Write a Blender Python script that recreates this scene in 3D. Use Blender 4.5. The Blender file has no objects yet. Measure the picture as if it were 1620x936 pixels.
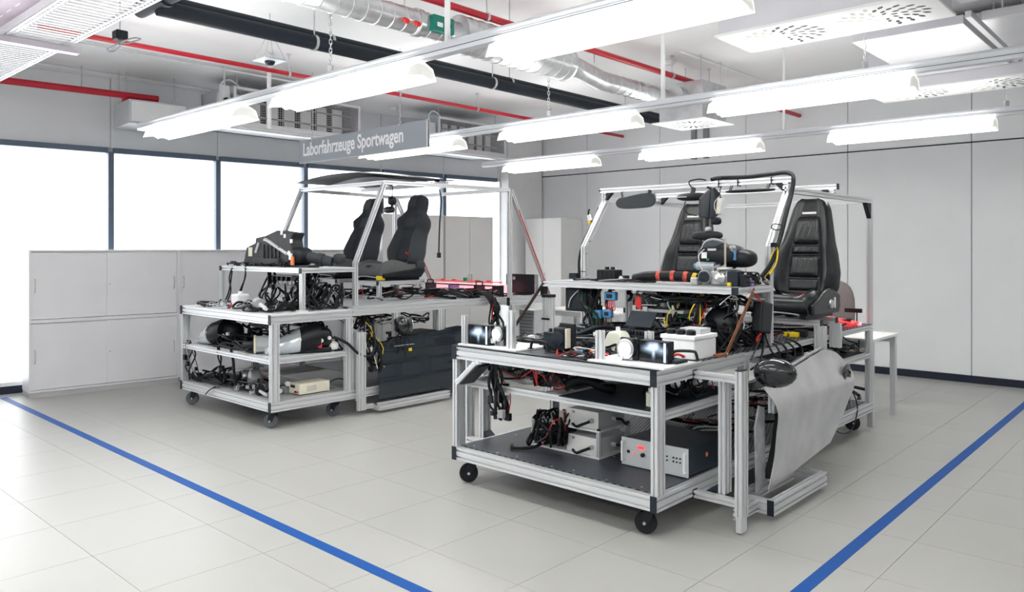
import bpy, math, random
from mathutils import Vector, Matrix
# ---------------------------------------------------------------- camera, sky, exposure
scene = bpy.context.scene
COL = scene.collection
F, CX, HY, CAMH = 1220.0, 810.0, 392.0, 1.55      # focal length and horizon in pixels of a 1620x936 frame
cam_d = bpy.data.cameras.new('camera'); cam = bpy.data.objects.new('camera', cam_d); COL.objects.link(cam)
cam.location = (0, 0, CAMH); cam.rotation_euler = (math.pi/2, 0, 0)
cam_d.sensor_fit = 'HORIZONTAL'; cam_d.sensor_width = 36; cam_d.lens = F/1620*36
cam_d.shift_y = -(468-HY)/1620; cam_d.clip_start = .05; cam_d.clip_end = 200
scene.camera = cam
vs = scene.view_settings
vs.view_transform = 'Standard'; vs.look = 'None'; vs.gamma = 1; vs.use_curve_mapping = False; vs.exposure = 1.42
world = bpy.data.worlds.new('overcast_sky'); scene.world = world; world.use_nodes = True
wb = world.node_tree.nodes['Background']; wb.inputs[0].default_value = (.95, .98, 1.0, 1); wb.inputs[1].default_value = 1.8
LAMP_POWER = 7.0

# ---------------------------------------------------------------- materials
MATS = {}
def mat(name, col, rough=.5, metal=0., noise=.04, nscale=20., bump=0., bscale=60., emit=0., spec=.5, coat=0., alpha=None, trans=0., coords='Object'):
    if name in MATS: return MATS[name]
    m = bpy.data.materials.new(name); m.use_nodes = True; nt = m.node_tree; b = nt.nodes['Principled BSDF']
    c4 = (*col, 1)
    b.inputs['Roughness'].default_value = rough; b.inputs['Metallic'].default_value = metal
    b.inputs['Specular IOR Level'].default_value = spec; b.inputs['Coat Weight'].default_value = coat
    b.inputs['Transmission Weight'].default_value = trans
    b.inputs['Base Color'].default_value = c4
    tc = nt.nodes.new('ShaderNodeTexCoord')
    if noise > 0:
        n = nt.nodes.new('ShaderNodeTexNoise'); n.inputs['Scale'].default_value = nscale; n.inputs['Detail'].default_value = 3
        nt.links.new(tc.outputs[coords], n.inputs['Vector'])
        r = nt.nodes.new('ShaderNodeValToRGB')
        r.color_ramp.elements[0].position = .3; r.color_ramp.elements[1].position = .7
        r.color_ramp.elements[0].color = (*[max(0, x*(1-noise)) for x in col], 1)
        r.color_ramp.elements[1].color = (*[min(1, x*(1+noise)) for x in col], 1)
        nt.links.new(n.outputs['Fac'], r.inputs['Fac']); nt.links.new(r.outputs['Color'], b.inputs['Base Color'])
    if bump > 0:
        n2 = nt.nodes.new('ShaderNodeTexNoise'); n2.inputs['Scale'].default_value = bscale; n2.inputs['Detail'].default_value = 2
        nt.links.new(tc.outputs[coords], n2.inputs['Vector'])
        bp = nt.nodes.new('ShaderNodeBump'); bp.inputs['Strength'].default_value = bump; bp.inputs['Distance'].default_value = .01
        nt.links.new(n2.outputs['Fac'], bp.inputs['Height']); nt.links.new(bp.outputs['Normal'], b.inputs['Normal'])
    if emit > 0:
        b.inputs['Emission Color'].default_value = c4; b.inputs['Emission Strength'].default_value = emit
    MATS[name] = m; return m
def stripes(name, c0, c1, scale, rough=.5, metal=0., rot=(0, 0, 0), bump=.3, kind='wave'):
    m = bpy.data.materials.new(name); m.use_nodes = True; nt = m.node_tree; b = nt.nodes['Principled BSDF']
    tc = nt.nodes.new('ShaderNodeTexCoord'); mp = nt.nodes.new('ShaderNodeMapping'); mp.inputs['Rotation'].default_value = rot
    nt.links.new(tc.outputs['Object'], mp.inputs['Vector'])
    w = nt.nodes.new('ShaderNodeTexWave'); w.inputs['Scale'].default_value = scale; w.bands_direction = 'X'
    nt.links.new(mp.outputs['Vector'], w.inputs['Vector'])
    r = nt.nodes.new('ShaderNodeValToRGB'); r.color_ramp.elements[0].position = .35; r.color_ramp.elements[1].position = .65
    r.color_ramp.elements[0].color = (*c0, 1); r.color_ramp.elements[1].color = (*c1, 1)
    nt.links.new(w.outputs['Fac'], r.inputs['Fac']); nt.links.new(r.outputs['Color'], b.inputs['Base Color'])
    b.inputs['Roughness'].default_value = rough; b.inputs['Metallic'].default_value = metal
    if bump:
        bp = nt.nodes.new('ShaderNodeBump'); bp.inputs['Strength'].default_value = bump; bp.inputs['Distance'].default_value = .004
        nt.links.new(w.outputs['Fac'], bp.inputs['Height']); nt.links.new(bp.outputs['Normal'], b.inputs['Normal'])
    MATS[name] = m; return m
ALU = mat('anodised_aluminium', (.74, .75, .77), .42, .55, .0, 40)
ALUB = mat('brushed_sheet_aluminium', (.74, .74, .74), .38, .85, .08, 6, bump=.03, bscale=8)
STEEL = mat('galvanised_steel', (.62, .63, .65), .32, .85, .12, 14)
CHROME = mat('cast_metal', (.62, .62, .62), .28, .9, .15, 30)
CAST = mat('grey_cast_aluminium', (.5, .5, .51), .45, .7, .15, 30)
BLK = mat('black_plastic', (.006, .008, .012), .42, 0, .2, 30, spec=.35)
CABLE = mat('black_cable_sheath', (.005, .0065, .009), .5, 0, .2, 60, spec=.3)
CAP = mat('dark_end_cap', (.009, .016, .026), .5, 0, .1, 40, spec=.35)
GLOSS = mat('gloss_black_paint', (.006, .008, .012), .08, 0, 0, coat=.5)
DOORBLK = mat('deep_black_door_paint', (.006, .013, .022), .16, 0, .05, 4, coat=.6)
LEATHER = mat('black_leather', (.007, .009, .012), .33, 0, .15, 12, bump=.12, bscale=90)
LEATHER2 = mat('black_leather_panel', (.009, .011, .014), .33, 0, .12, 10, bump=.22, bscale=45)
FABRIC = mat('charcoal_fabric', (.042, .048, .057), .85, 0, .12, 90, bump=.12, bscale=200)
FABRIC2 = mat('grey_fabric', (.095, .097, .102), .85, 0, .1, 90, bump=.12, bscale=200)
RUBBER = mat('black_rubber', (.006, .008, .011), .6, 0, .1, 30, spec=.3)
TYRE = mat('grey_rubber_tyre', (.11, .12, .14), .6, 0, .1, 30)
WHITE = mat('white_paint', (.86, .87, .88), .5, 0, .02, 8)
CEILW = mat('white_ceiling_paint', (.90, .90, .91), .8, 0, .025, 1.3)
WALLW = mat('pale_grey_wall_panel', (.86, .875, .90), .55, 0, .02, 1.5)
WALLB = mat('grey_upper_wall_panel', (.84, .86, .89), .6, 0, .02, 1.5)
DARKGAP = mat('dark_joint', (.03, .035, .045), .7, 0, 0)
NAVY = mat('dark_blue_baseboard', (.007, .012, .03), .5, 0, .05, 5)
FRAMEM = mat('blue_grey_window_frame', (.12, .16, .22), .4, .3, .04, 5)
CABM = mat('light_grey_cabinet', (.80, .80, .83), .45, 0, .02, 3)
CABW = mat('cream_grey_cabinet', (.82, .82, .81), .45, 0, .02, 3)
PLINTH = mat('grey_plinth', (.50, .49, .51), .5, 0, .03, 5)
RED = mat('red_pipe_paint', (.55, .012, .03), .35, 0, .06, 8)
PIPEB = mat('black_pipe_insulation', (.012, .018, .027), .6, 0, .12, 8, spec=.3)
SIGNM = mat('grey_sign_panel', (.33, .36, .40), .45, .0, .02, 3)
SIGNT = mat('white_lettering', (.92, .93, .95), .5, 0, 0)
GREEN = mat('green_actuator', (.0, .20, .15), .4, 0, .05, 10)
YEL = mat('yellow_plastic', (.85, .62, .02), .45, 0, .05, 20)
ORNG = mat('orange_label', (.85, .42, .02), .5, 0, .03, 20)
REDP = mat('red_plastic', (.65, .03, .03), .4, 0, .05, 20)
BLUEP = mat('blue_plastic', (.08, .28, .55), .45, 0, .08, 20)
PURP = mat('purple_plastic', (.25, .18, .4), .45, 0, .08, 20)
GRNP = mat('green_plastic', (.03, .25, .12), .45, 0, .08, 20)
BROWN = mat('brown_strap', (.24, .085, .035), .55, 0, .15, 25)
DBROWN = mat('dark_brown_strap', (.055, .035, .028), .55, 0, .15, 25)
ORWIRE = mat('orange_wire', (.75, .2, .05), .5, 0, .05, 20)
WHW = mat('white_wire', (.75, .75, .75), .5, 0, .03, 20)
GREYP = mat('grey_plastic', (.33, .34, .36), .5, 0, .06, 20)
LGREY = mat('light_grey_plastic', (.60, .62, .64), .5, 0, .04, 10)
CREAM = mat('cream_metal', (.78, .74, .60), .5, 0, .03, 10)
WPLAST = mat('translucent_white_plastic', (.82, .83, .72), .4, 0, .05, 10)
NAVYBOX = mat('dark_teal_case', (.006, .016, .026), .4, 0, .1, 10)
GLASSC = mat('clear_lens', (.75, .79, .83), .06, .5, .05, 10, coat=.5)
TAPEB = mat('blue_floor_tape', (.0, .075, .33), .5, 0, .06, 30, bump=.05, spec=.2)
PINK = mat('glowing_tail_light', (1.0, .38, .42), .3, 0, .05, 20, emit=.5)
REDG = mat('red_tail_light_lens', (.85, .05, .06), .2, 0, .1, 20, emit=.25)
LEDW = mat('lit_white_led', (.95, .98, 1.0), .4, 0, 0, emit=3.0)
LEDB = mat('lit_cool_led', (.55, .75, 1.0), .4, 0, 0, emit=1.2)
LEDR = mat('red_digits', (1.0, .03, .03), .4, 0, 0, emit=1.0)
LAMPM = mat('lit_lamp_diffuser', (1.0, .99, .955), .5, 0, 0, emit=LAMP_POWER)
def ribbed_glow(m, lo, hi):          # prismatic ribs of the lamp diffuser: brighter and dimmer bands along the tube
    nt = m.node_tree; b = nt.nodes['Principled BSDF']; tc = nt.nodes.new('ShaderNodeTexCoord'); w = nt.nodes.new('ShaderNodeTexWave'); w.bands_direction = 'Y'; w.inputs['Scale'].default_value = 7.5
    r = nt.nodes.new('ShaderNodeMapRange'); r.inputs['To Min'].default_value = lo; r.inputs['To Max'].default_value = hi
    nt.links.new(tc.outputs['Object'], w.inputs['Vector']); nt.links.new(w.outputs['Fac'], r.inputs['Value']); nt.links.new(r.outputs['Result'], b.inputs['Emission Strength'])
ribbed_glow(LAMPM, LAMP_POWER*.6, LAMP_POWER*1.3)
def screen_glow():                   # picture on the glowing display boxes: soft blue white light patches
    m = mat('glowing_screen', (.006, .008, .012), .1, 0, 0); nt = m.node_tree; b = nt.nodes['Principled BSDF']; tc = nt.nodes.new('ShaderNodeTexCoord'); tot = None
    for (x, z, r, s, sx) in ((-.014, .085, .055, 1.1, 1.), (.016, .09, .05, 1.0, 1.2), (.0, .05, .055, .55, 2.4), (-.045, .075, .04, .35, .6), (.05, .07, .05, .35, .7)):
        mp = nt.nodes.new('ShaderNodeMapping'); mp.inputs['Location'].default_value = (-x*sx, 0, -z); mp.inputs['Scale'].default_value = (sx, 0, 1)
        d = nt.nodes.new('ShaderNodeVectorMath'); d.operation = 'LENGTH'; q = nt.nodes.new('ShaderNodeMapRange'); q.inputs['From Max'].default_value = r; q.inputs['To Min'].default_value = 1; q.inputs['To Max'].default_value = 0
        p = nt.nodes.new('ShaderNodeMath'); p.operation = 'POWER'; p.inputs[1].default_value = 3; k = nt.nodes.new('ShaderNodeMath'); k.operation = 'MULTIPLY_ADD'; k.inputs[1].default_value = s; k.inputs[2].default_value = 0
        nt.links.new(tc.outputs['Object'], mp.inputs['Vector']); nt.links.new(mp.outputs['Vector'], d.inputs[0]); nt.links.new(d.outputs['Value'], q.inputs['Value']); nt.links.new(q.outputs['Result'], p.inputs[0]); nt.links.new(p.outputs[0], k.inputs[0])
        if tot: nt.links.new(tot.outputs[0], k.inputs[2])
        tot = k
    b.inputs['Emission Color'].default_value = (.62, .80, 1, 1); nt.links.new(tot.outputs[0], b.inputs['Emission Strength']); return m
SCREENM = screen_glow()
TAG = mat('white_paper_tag', (.88, .88, .87), .6, 0, .02, 20)
PCB = mat('circuit_board', (.02, .10, .06), .5, 0, .2, 60)
DECK = stripes('ribbed_black_mat', (.003, .004, .008), (.13, .145, .18), 13, .35, .2, (0, 0, math.radians(62)), .5)
DECKB = stripes('ribbed_black_mat_cross', (.003, .004, .008), (.13, .14, .17), 13, .35, .2, (0, 0, math.radians(-20)), .5)
CORR = stripes('red_taped_conduit', (.012, .012, .014), (.012, .012, .014), 3, .6)
FLOORM = mat('grey_linoleum_tile', (.42, .42, .405), .36, 0, .035, 1.2, coords='Object', bump=.015, bscale=6)
FLOORB = mat('floor_joint_filler', (.30, .30, .29), .6, 0, .05, 5)
def glass_mat():
    m = bpy.data.materials.new('window_glass'); m.use_nodes = True; nt = m.node_tree
    for n in list(nt.nodes): nt.nodes.remove(n)
    o = nt.nodes.new('ShaderNodeOutputMaterial'); mx = nt.nodes.new('ShaderNodeMixShader'); t = nt.nodes.new('ShaderNodeBsdfTransparent'); g = nt.nodes.new('ShaderNodeBsdfGlossy')
    fr = nt.nodes.new('ShaderNodeFresnel'); fr.inputs['IOR'].default_value = 1.35; g.inputs['Roughness'].default_value = .02
    nt.links.new(fr.outputs[0], mx.inputs[0]); nt.links.new(t.outputs[0], mx.inputs[1]); nt.links.new(g.outputs[0], mx.inputs[2]); nt.links.new(mx.outputs[0], o.inputs[0])
    return m
GLASS = glass_mat()

# ---------------------------------------------------------------- mesh builder
def V(*a): return Vector(a)
def frame_of(d, up=(0, 0, 1)):
    d = Vector(d).normalized(); up = Vector(up)
    if abs(d.dot(up)) > .98: up = Vector((0, 1, 0)) if abs(d.y) < .9 else Vector((1, 0, 0))
    x = d.cross(up).normalized(); y = x.cross(d).normalized()
    return x, y, d
def smooth_path(pts, seg=5):
    P = [Vector(p) for p in pts]
    if len(P) < 3: return P
    out = []
    for i in range(len(P)-1):
        p0 = P[max(i-1, 0)]; p1 = P[i]; p2 = P[i+1]; p3 = P[min(i+2, len(P)-1)]
        for k in range(seg):
            t = k/seg; t2 = t*t; t3 = t2*t
            out.append(.5*((2*p1)+(-p0+p2)*t+(2*p0-5*p1+4*p2-p3)*t2+(-p0+3*p1-3*p2+p3)*t3))
    out.append(P[-1]); return out
class MB:
    def __init__(s): s.v = []; s.f = []; s.mi = []; s.cur = 0
    def add(s, vs, fs):
        o = len(s.v); s.v += [tuple(v) for v in vs]
        for f in fs: s.f.append([i+o for i in f]); s.mi.append(s.cur)
        return s
    def box(s, x0, x1, y0, y1, z0, z1, M=None):
        vs = [V(x, y, z) for z in (z0, z1) for y in (y0, y1) for x in (x0, x1)]
        if M: vs = [M @ v for v in vs]
        return s.add(vs, [(0, 2, 3, 1), (4, 5, 7, 6), (0, 1, 5, 4), (2, 6, 7, 3), (0, 4, 6, 2), (1, 3, 7, 5)])
    def cbox(s, c, sz, M=None):
        return s.box(c[0]-sz[0]/2, c[0]+sz[0]/2, c[1]-sz[1]/2, c[1]+sz[1]/2, c[2]-sz[2]/2, c[2]+sz[2]/2, M)
    def rings(s, rings, close=True, cap=True):
        n = len(rings[0]); vs = [v for r in rings for v in r]; fs = []
        for i in range(len(rings)-1):
            for k in range(n if close else n-1):
                a = i*n+k; b = i*n+(k+1) % n; fs.append((a, b, b+n, a+n))
        if cap and close: fs.append(tuple(range(n-1, -1, -1))); fs.append(tuple((len(rings)-1)*n+k for k in range(n)))
        return s.add(vs, fs)
    def cyl(s, p0, p1, r0, r1=None, n=12):
        r1 = r0 if r1 is None else r1; p0 = Vector(p0); p1 = Vector(p1); x, y, d = frame_of(p1-p0)
        R = lambda p, r: [p+x*(r*math.cos(2*math.pi*k/n))+y*(r*math.sin(2*math.pi*k/n)) for k in range(n)]
        return s.rings([R(p0, r0), R(p1, r1)])
    def tube(s, pts, r, n=6, seg=5, smooth=True):
        P = smooth_path(pts, seg) if smooth else [Vector(p) for p in pts]
        rs = r if callable(r) else (lambda t: r); rings = []; px = None
        for i, p in enumerate(P):
            d = (P[min(i+1, len(P)-1)]-P[max(i-1, 0)])
            if d.length < 1e-9: d = V(0, 0, 1)
            d.normalize()
            if px is None: px, py, _ = frame_of(d)
            else:
                px = px-d*px.dot(d)
                if px.length < 1e-6: px, py, _ = frame_of(d)
                px.normalize()
            py = d.cross(px); rr = rs(i/max(1, len(P)-1))
            rings.append([p+px*(rr*math.cos(2*math.pi*k/n))+py*(rr*math.sin(2*math.pi*k/n)) for k in range(n)])
        return s.rings(rings)
    def lathe(s, prof, o, ax=(0, 0, 1), n=20):
        x, y, d = frame_of(ax); o = Vector(o)
        return s.rings([[o+d*h+x*(r*math.cos(2*math.pi*k/n))+y*(r*math.sin(2*math.pi*k/n)) for k in range(n)] for r, h in prof])
    def sweep(s, sec, p0, p1, up=(0, 0, 1)):
        p0 = Vector(p0); p1 = Vector(p1); x, y, d = frame_of(p1-p0, up)
        R = lambda p: [p+x*a+y*b for a, b in sec]
        return s.rings([R(p0), R(p1)])
    def prism(s, poly, o, ax, ay, dep):
        o = Vector(o); ax = Vector(ax); ay = Vector(ay); dep = Vector(dep)
        a = [o+ax*u+ay*w for u, w in poly]; return s.rings([a, [p+dep for p in a]])
    def ell(s, c, r, n=14, m=8, e=1.0):
        c = Vector(c); sg = lambda v: math.copysign(abs(v)**e, v)
        rings = []
        for i in range(m+1):
            ph = -math.pi/2+math.pi*i/m; cp = max(sg(math.cos(ph)), .02); sp = sg(math.sin(ph))
            rings.append([c+V(r[0]*cp*sg(math.cos(2*math.pi*k/n)), r[1]*cp*sg(math.sin(2*math.pi*k/n)), r[2]*sp) for k in range(n)])
        return s.rings(rings)
    def grid(s, fn, nu, nv, thick=None):
        """open sheet fn(u,v)->Vector; thick: vector offset for a closed solid"""
        A = [[Vector(fn(i/nu, j/nv)) for j in range(nv+1)] for i in range(nu+1)]
        vs = [p for r in A for p in r]; w = nv+1
        fs = [(i*w+j, i*w+j+1, (i+1)*w+j+1, (i+1)*w+j) for i in range(nu) for j in range(nv)]
        if thick is None: return s.add(vs, fs)
        t = Vector(thick); N = len(vs); vs2 = vs+[p+t for p in vs]
        fs2 = fs+[tuple(N+q for q in reversed(f)) for f in fs]
        bd = [(0, j) for j in range(nv)]+[(i, nv) for i in range(nu)]+[(nu, j) for j in range(nv, 0, -1)]+[(i, 0) for i in range(nu, 0, -1)]
        bi = [i*w+j for i, j in bd]
        for k in range(len(bi)): a = bi[k]; b = bi[(k+1) % len(bi)]; fs2.append((b, a, a+N, b+N))
        return s.add(vs2, fs2)
    def mesh(s, name, mats, smooth=None):
        me = bpy.data.meshes.new(name); me.from_pydata(s.v, [], s.f); me.update()
        mats = mats if isinstance(mats, (list, tuple)) else [mats]
        for m in mats: me.materials.append(m)
        if len(mats) > 1: me.polygons.foreach_set('material_index', s.mi)
        if smooth is not None:
            me.polygons.foreach_set('use_smooth', [True]*len(me.polygons)); me.set_sharp_from_angle(angle=math.radians(smooth))
        return me
    def build(s, name, mats, parent=None, smooth=None, bevel=0., fixn=False):
        me = s.mesh(name, mats, smooth)
        if fixn:
            import bmesh
            b = bmesh.new(); b.from_mesh(me); bmesh.ops.recalc_face_normals(b, faces=b.faces); b.to_mesh(me); b.free()
        return link(name, me, parent, bevel)
def link(name, me, parent=None, bevel=0., loc=None, rotz=None):
    o = bpy.data.objects.new(name, me); COL.objects.link(o)
    if parent: o.parent = parent
    if loc is not None: o.location = loc
    if rotz is not None: o.rotation_euler = (0, 0, rotz)
    if bevel:
        b = o.modifiers.new('bevel', 'BEVEL'); b.width = bevel; b.segments = 2; b.limit_method = 'ANGLE'; b.angle_limit = math.radians(40)
    return o
def tag(o, label, cat, group=None):
    o['label'] = label; o['category'] = cat
    if group: o['group'] = group
    return o
def thing(name, label, cat, loc=(0, 0, 0), rotz=0., group=None):
    o = bpy.data.objects.new(name, None); COL.objects.link(o); o.empty_display_size = .05
    o.location = loc; o.rotation_euler = (0, 0, rotz); return tag(o, label, cat, group)
def struct(o): o['kind'] = 'structure'; return o

# ---------------------------------------------------------------- pixel rays and local frames
def ray(px, py): return V((px-CX)/F, 1, -(py-HY)/F)
CAMP = V(0, 0, CAMH)
def at_z(px, py, z): r = ray(px, py); return CAMP+r*((z-CAMH)/r.z)
def at_y(px, py, y): return CAMP+ray(px, py)*y
class Frame:
    """a rotated ground frame: x along the front edge (to the right), y to the rear"""
    def __init__(s, o, ang): s.o = Vector(o); s.a = math.radians(ang); s.ex = V(math.cos(s.a), math.sin(s.a), 0); s.ey = V(-math.sin(s.a), math.cos(s.a), 0)
    def w(s, x, y, z=0): return s.o+s.ex*x+s.ey*y+V(0, 0, z)
    def loc(s, p): d = Vector(p)-s.o; return V(d.dot(s.ex), d.dot(s.ey), d.z)
    def px(s, px, py, x=None, y=None, z=None):
        if z is not None: return s.loc(at_z(px, py, z))
        n, c = (s.ex, x) if x is not None else (s.ey, y)
        r = ray(px, py); return s.loc(CAMP+r*((c-(CAMP-s.o).dot(n))/r.dot(n)))
ANG = -42.5
RF = Frame((-.398, 5.11, 0), ANG)      # right test bench: front left corner of its base frame
LF = Frame((-3.296, 7.66, 0), ANG)     # left test bench
G = Frame((0, 0, 0), ANG)              # floor grid, right wall, lighting tracks
WW = Frame((-5.41, 8.15, 0), 41.8)     # window wall: x runs along it to the corner, y behind it
# ---------------------------------------------------------------- room shell
CEIL = 3.5; WY = 10.10; CORNER_S = 7.79
n1 = WW.ey*.2; n2 = G.ey*.15
room = [(.4+n1.x+n2.x, 13.34+n1.y+n2.y), (-12.1+n1.x, 2.15+n1.y), (-12.3, -4.2), (12.9, -4.2), (12.7+n2.x, 2.06+n2.y)]
def inside(p, pad=0.):
    return WW.loc(p).y < -pad and G.loc(p).y < WY-pad
for nm, x0, x1, y0, y1 in (('wall_back', -12.3, 12.9, -4.2, -4), ('wall_far_left', -12.3, -12.1, -4, 2.2), ('wall_far_right', 12.7, 12.9, -4, 2.1)):
    struct(MB().box(x0, x1, y0, y1, 0, CEIL).build(nm, WALLW))
floor = MB().prism(room, (0, 0, -.103), (1, 0, 0), (0, 1, 0), (0, 0, .1)).build('floor', FLOORB); struct(floor)
ceil_o = MB().prism(room, (0, 0, CEIL), (1, 0, 0), (0, 1, 0), (0, 0, .2)).build('ceiling', CEILW); struct(ceil_o)
# raised floor tiles, 600 mm
T = .6; c0 = G.loc(at_z(224, 936, 0)); ox = c0.x % T; oy = c0.y % T
tile_me = MB().box(.0012, T-.0012, .0012, T-.0012, -.0029, 0).mesh('floor_tile', FLOORM)
cells = []
for i in range(-26, 22):
    for j in range(-8, 18):
        x = ox+i*T; y = oy+j*T; c = G.w(x+T/2, y+T/2)
        if not inside(c, -.15) or c.y < -3.5: continue
        vis = c.y > 2.6 and abs(c.x/c.y) < .76
        cells.append((0 if vis else 1, c.length, x, y))
cells.sort(); rest = MB()
for k, (vis, d, x, y) in enumerate(cells):
    if k < 300 and not vis:
        o = link('floor_tile', tile_me, floor); o.location = G.w(x, y, 0); o.rotation_euler.z = G.a
    else:
        p = [G.w(x+a, y+b, 0) for a, b in ((.0012, .0012), (T-.0012, .0012), (T-.0012, T-.0012), (.0012, T-.0012))]
        rest.rings([[q-V(0, 0, .0029) for q in p], p])
r = rest.build('floor_tile_field', FLOORM, floor); r['kind'] = 'stuff'
# blue tape
def tape(label, a, b):
    a = at_z(*a, 0); b = at_z(*b, 0); d = (b-a).normalized(); n = V(-d.y, d.x, 0)*.033
    o = MB().rings([[a-n, b-n, b+n, a+n], [p+V(0, 0, .0012) for p in (a-n, b-n, b+n, a+n)]]).build('floor_tape', TAPEB); tag(o, label, 'tape')
e1 = at_z(30, 640.7, 0); dv = (at_z(540, 877, 0)-e1).normalized()
def ray_ext(a, b, k0, k1):
    A = at_z(*a, 0); B = at_z(*b, 0); d = (B-A).normalized(); return A-d*k0, B+d*k1
def tape2(label, a, b, k0, k1):
    A, B = ray_ext(a, b, k0, k1); d = (B-A).normalized(); n = V(-d.y, d.x, 0)*.033; up = V(0, 0, .0012)
    base = [A-n, B-n, B+n, A+n]
    o = MB().rings([[p+V(0, 0, .0001) for p in base], [p+up for p in base]]).build('floor_tape', TAPEB, fixn=True); tag(o, label, 'tape')
tape2('blue floor tape running past the grey cabinets to the lower middle', (30, 640.7), (540, 877), .55, 2.2)
tape2('blue floor tape on the right beside the silver door', (1265, 936), (1620, 640.7), 1.2, 1.0)
# right wall: backing, lower and upper panels
wr = MB().box(-8.72, 9, WY+.022, WY+.15, 0, CEIL).build('wall_right', DARKGAP); struct(wr); wr.rotation_euler.z = G.a
jx = [G.px(p, 400, y=WY).x for p in (928.7, 1044, 1180, 1341, 1537)]
step = (jx[-1]-jx[0])/4
xs = [jx[0]-2*step, jx[0]-step]+jx; xs = [max(x, -8.715) for x in xs]
while xs[-1] < 8: xs.append(xs[-1]+step)
LINE = 2.765
for a, b in zip(xs[:-1], xs[1:]):
    if b-a < .1: continue
    for z0, z1 in ((.085, LINE-.008), (LINE+.008, CEIL-.002)):
        MB().box(a+.004, b-.004, WY-.0, WY+.021, z0, z1).build('wall_panel', WALLW, wr, bevel=.002)
bb = MB().box(-8.72, 9, WY-.012, WY+.02, 0, .082).build('baseboard_right', NAVY); struct(bb); bb.rotation_euler.z = G.a
# window wall
MS = [-8.45, -7.26, -6.07, -4.88, -3.69, -2.5, -1.31, -.12, 1.07, 2.30, 3.49, 4.69, 5.83, 6.95]; HEAD = 2.65
wroot = MB().box(-9, CORNER_S+.1, .03, .2, HEAD, CEIL).build('wall_left', WALLB); struct(wroot); wroot.location = WW.o; wroot.rotation_euler.z = WW.a
pil = MB().box(6.98, CORNER_S+.1, .0, .2, 0, HEAD).build('wall_pier', WALLW, wroot)
for a, b in zip(MS[:-1], MS[1:]):
    MB().box(a+.003, b-.003, .005, .029, HEAD+.05, CEIL-.002).build('wall_panel', WALLB, wroot, bevel=.002)
MB().box(6.953, CORNER_S, .005, .029, HEAD+.05, CEIL-.002).build('wall_panel', WALLB, wroot, bevel=.002)
for k, (a, b) in enumerate(zip(MS[:-1], MS[1:])):
    w = bpy.data.objects.new('window_%d' % (k+1), None); COL.objects.link(w); w.location = WW.w(a, 0, 0); w.rotation_euler.z = WW.a; struct(w)
    L = b-a
    MB().box(-.03, .03, -.03, .08, .08, HEAD).build('mullion', FRAMEM, w, bevel=.003)
    MB().box(.03, L-.03, -.02, .08, HEAD-.012, HEAD+.05).build('window_head', FRAMEM, w)
    MB().box(.03, L-.03, .0, .08, .08, .12).build('window_sill', WHITE, w)
    MB().box(.03, L-.03, .035, .041, .12, HEAD-.012).build('pane', GLASS, w)
bl = MB().box(-9, 6.98, -.015, .06, 0, .08).build('baseboard_left', NAVY); struct(bl); bl.location = WW.o; bl.rotation_euler.z = WW.a
# column in the corner
c = WW.px(800, 400, y=-.02); col_x0 = c.x
pc = MB().box(7.0, 7.76, -.2, -.001, 0, CEIL).build('wall_column', WHITE); struct(pc); pc.location = WW.o; pc.rotation_euler.z = WW.a

# ---------------------------------------------------------------- storage cabinets along the window wall
CB = Frame((-4.955, 7.91, 0), 41.8)
def low_cabinet(x0, w, label, handles):
    t = thing('storage_cabinet', label, 'cabinet', CB.w(x0, 0), CB.a, 'low grey storage cabinets under the windows')
    d = .36; H = 1.53
    MB().box(.004, w-.004, .012, d, 0, .055).build('plinth', PLINTH, t)
    b = MB().box(0, w, .004, d, .055, .075).box(0, w, .0, d, H-.02, H).box(0, .018, 0, d, .075, H-.02).box(w-.018, w, 0, d, .075, H-.02)
    b.box(.018, w-.018, 0, d, .77, .805).box(.018, w-.018, d-.01, d, .075, H-.02).build('carcass', CABM, t)
    for z0, z1 in ((.08, .765), (.81, H-.025)):
        for q in range(2):
            a = .02 if q == 0 else w*.5-.012; e = w*.5+.012 if q == 0 else w-.02
            dr = MB().box(a, e, .006 if q else .018, .014 if q else .026, z0, z1).build('sliding_door', CABM, t, bevel=.0015)
            hx = a+.035 if q == 0 else e-.035
            y0 = .006 if q else .018; zc = (z0+z1)/2
            MB().tube([(hx, y0, zc-.07), (hx, y0-.022, zc-.045), (hx, y0-.026, zc), (hx, y0-.022, zc+.045), (hx, y0, zc+.07)], .005, 6, 3).build('handle', CHROME, dr, smooth=60)
            if q: MB().cyl((a+.03, .006, zc), (a+.03, -.002, zc), .009).build('lock', CHROME, dr, smooth=40)
low_cabinet(0, 1.488, 'low grey cabinet at the far left end, in full view', 0)
low_cabinet(1.49, 1.488, 'low grey cabinet behind the headlights of the left test bench', 0)
low_cabinet(2.98, 1.2, 'low grey cabinet under the windows behind the grey car seats', 0)
def tall_cabinet(fr, x0, w, label, H=2.03, d=.42, mm=CABW, yoff=0):
    t = thing('tall_cabinet', label, 'cabinet', fr.w(x0, yoff), fr.a, 'tall cream cabinets by the room corner')
    MB().box(.005, w-.005, .02, d, 0, .06).build('plinth', PLINTH, t)
    MB().box(0, w, .018, d, .06, H).build('carcass', mm, t)
    for q in range(2):
        a = .003+q*w/2; e = (q+1)*w/2-.003
        dr = MB().box(a, e, 0, .017, .065, H-.005).build('cabinet_door', mm, t, bevel=.002)
        MB().box(*((e-.03, e-.02) if q == 0 else (a+.02, a+.03)), -.02, 0, 1.0, 1.15).build('handle', CHROME, dr)
tall_cabinet(CB, 4.23, 1.06, 'tall cream cabinet right behind the grey car seats')
tall_cabinet(CB, 5.32, .93, 'tall cream cabinet beside the corner column, left of it')
q = G.px(888, 400, y=WY-.56); tall_cabinet(G, q.x-.76, .76, 'tall cream cabinet on the right wall beside the corner column', d=.54, yoff=WY-.56)

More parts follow.
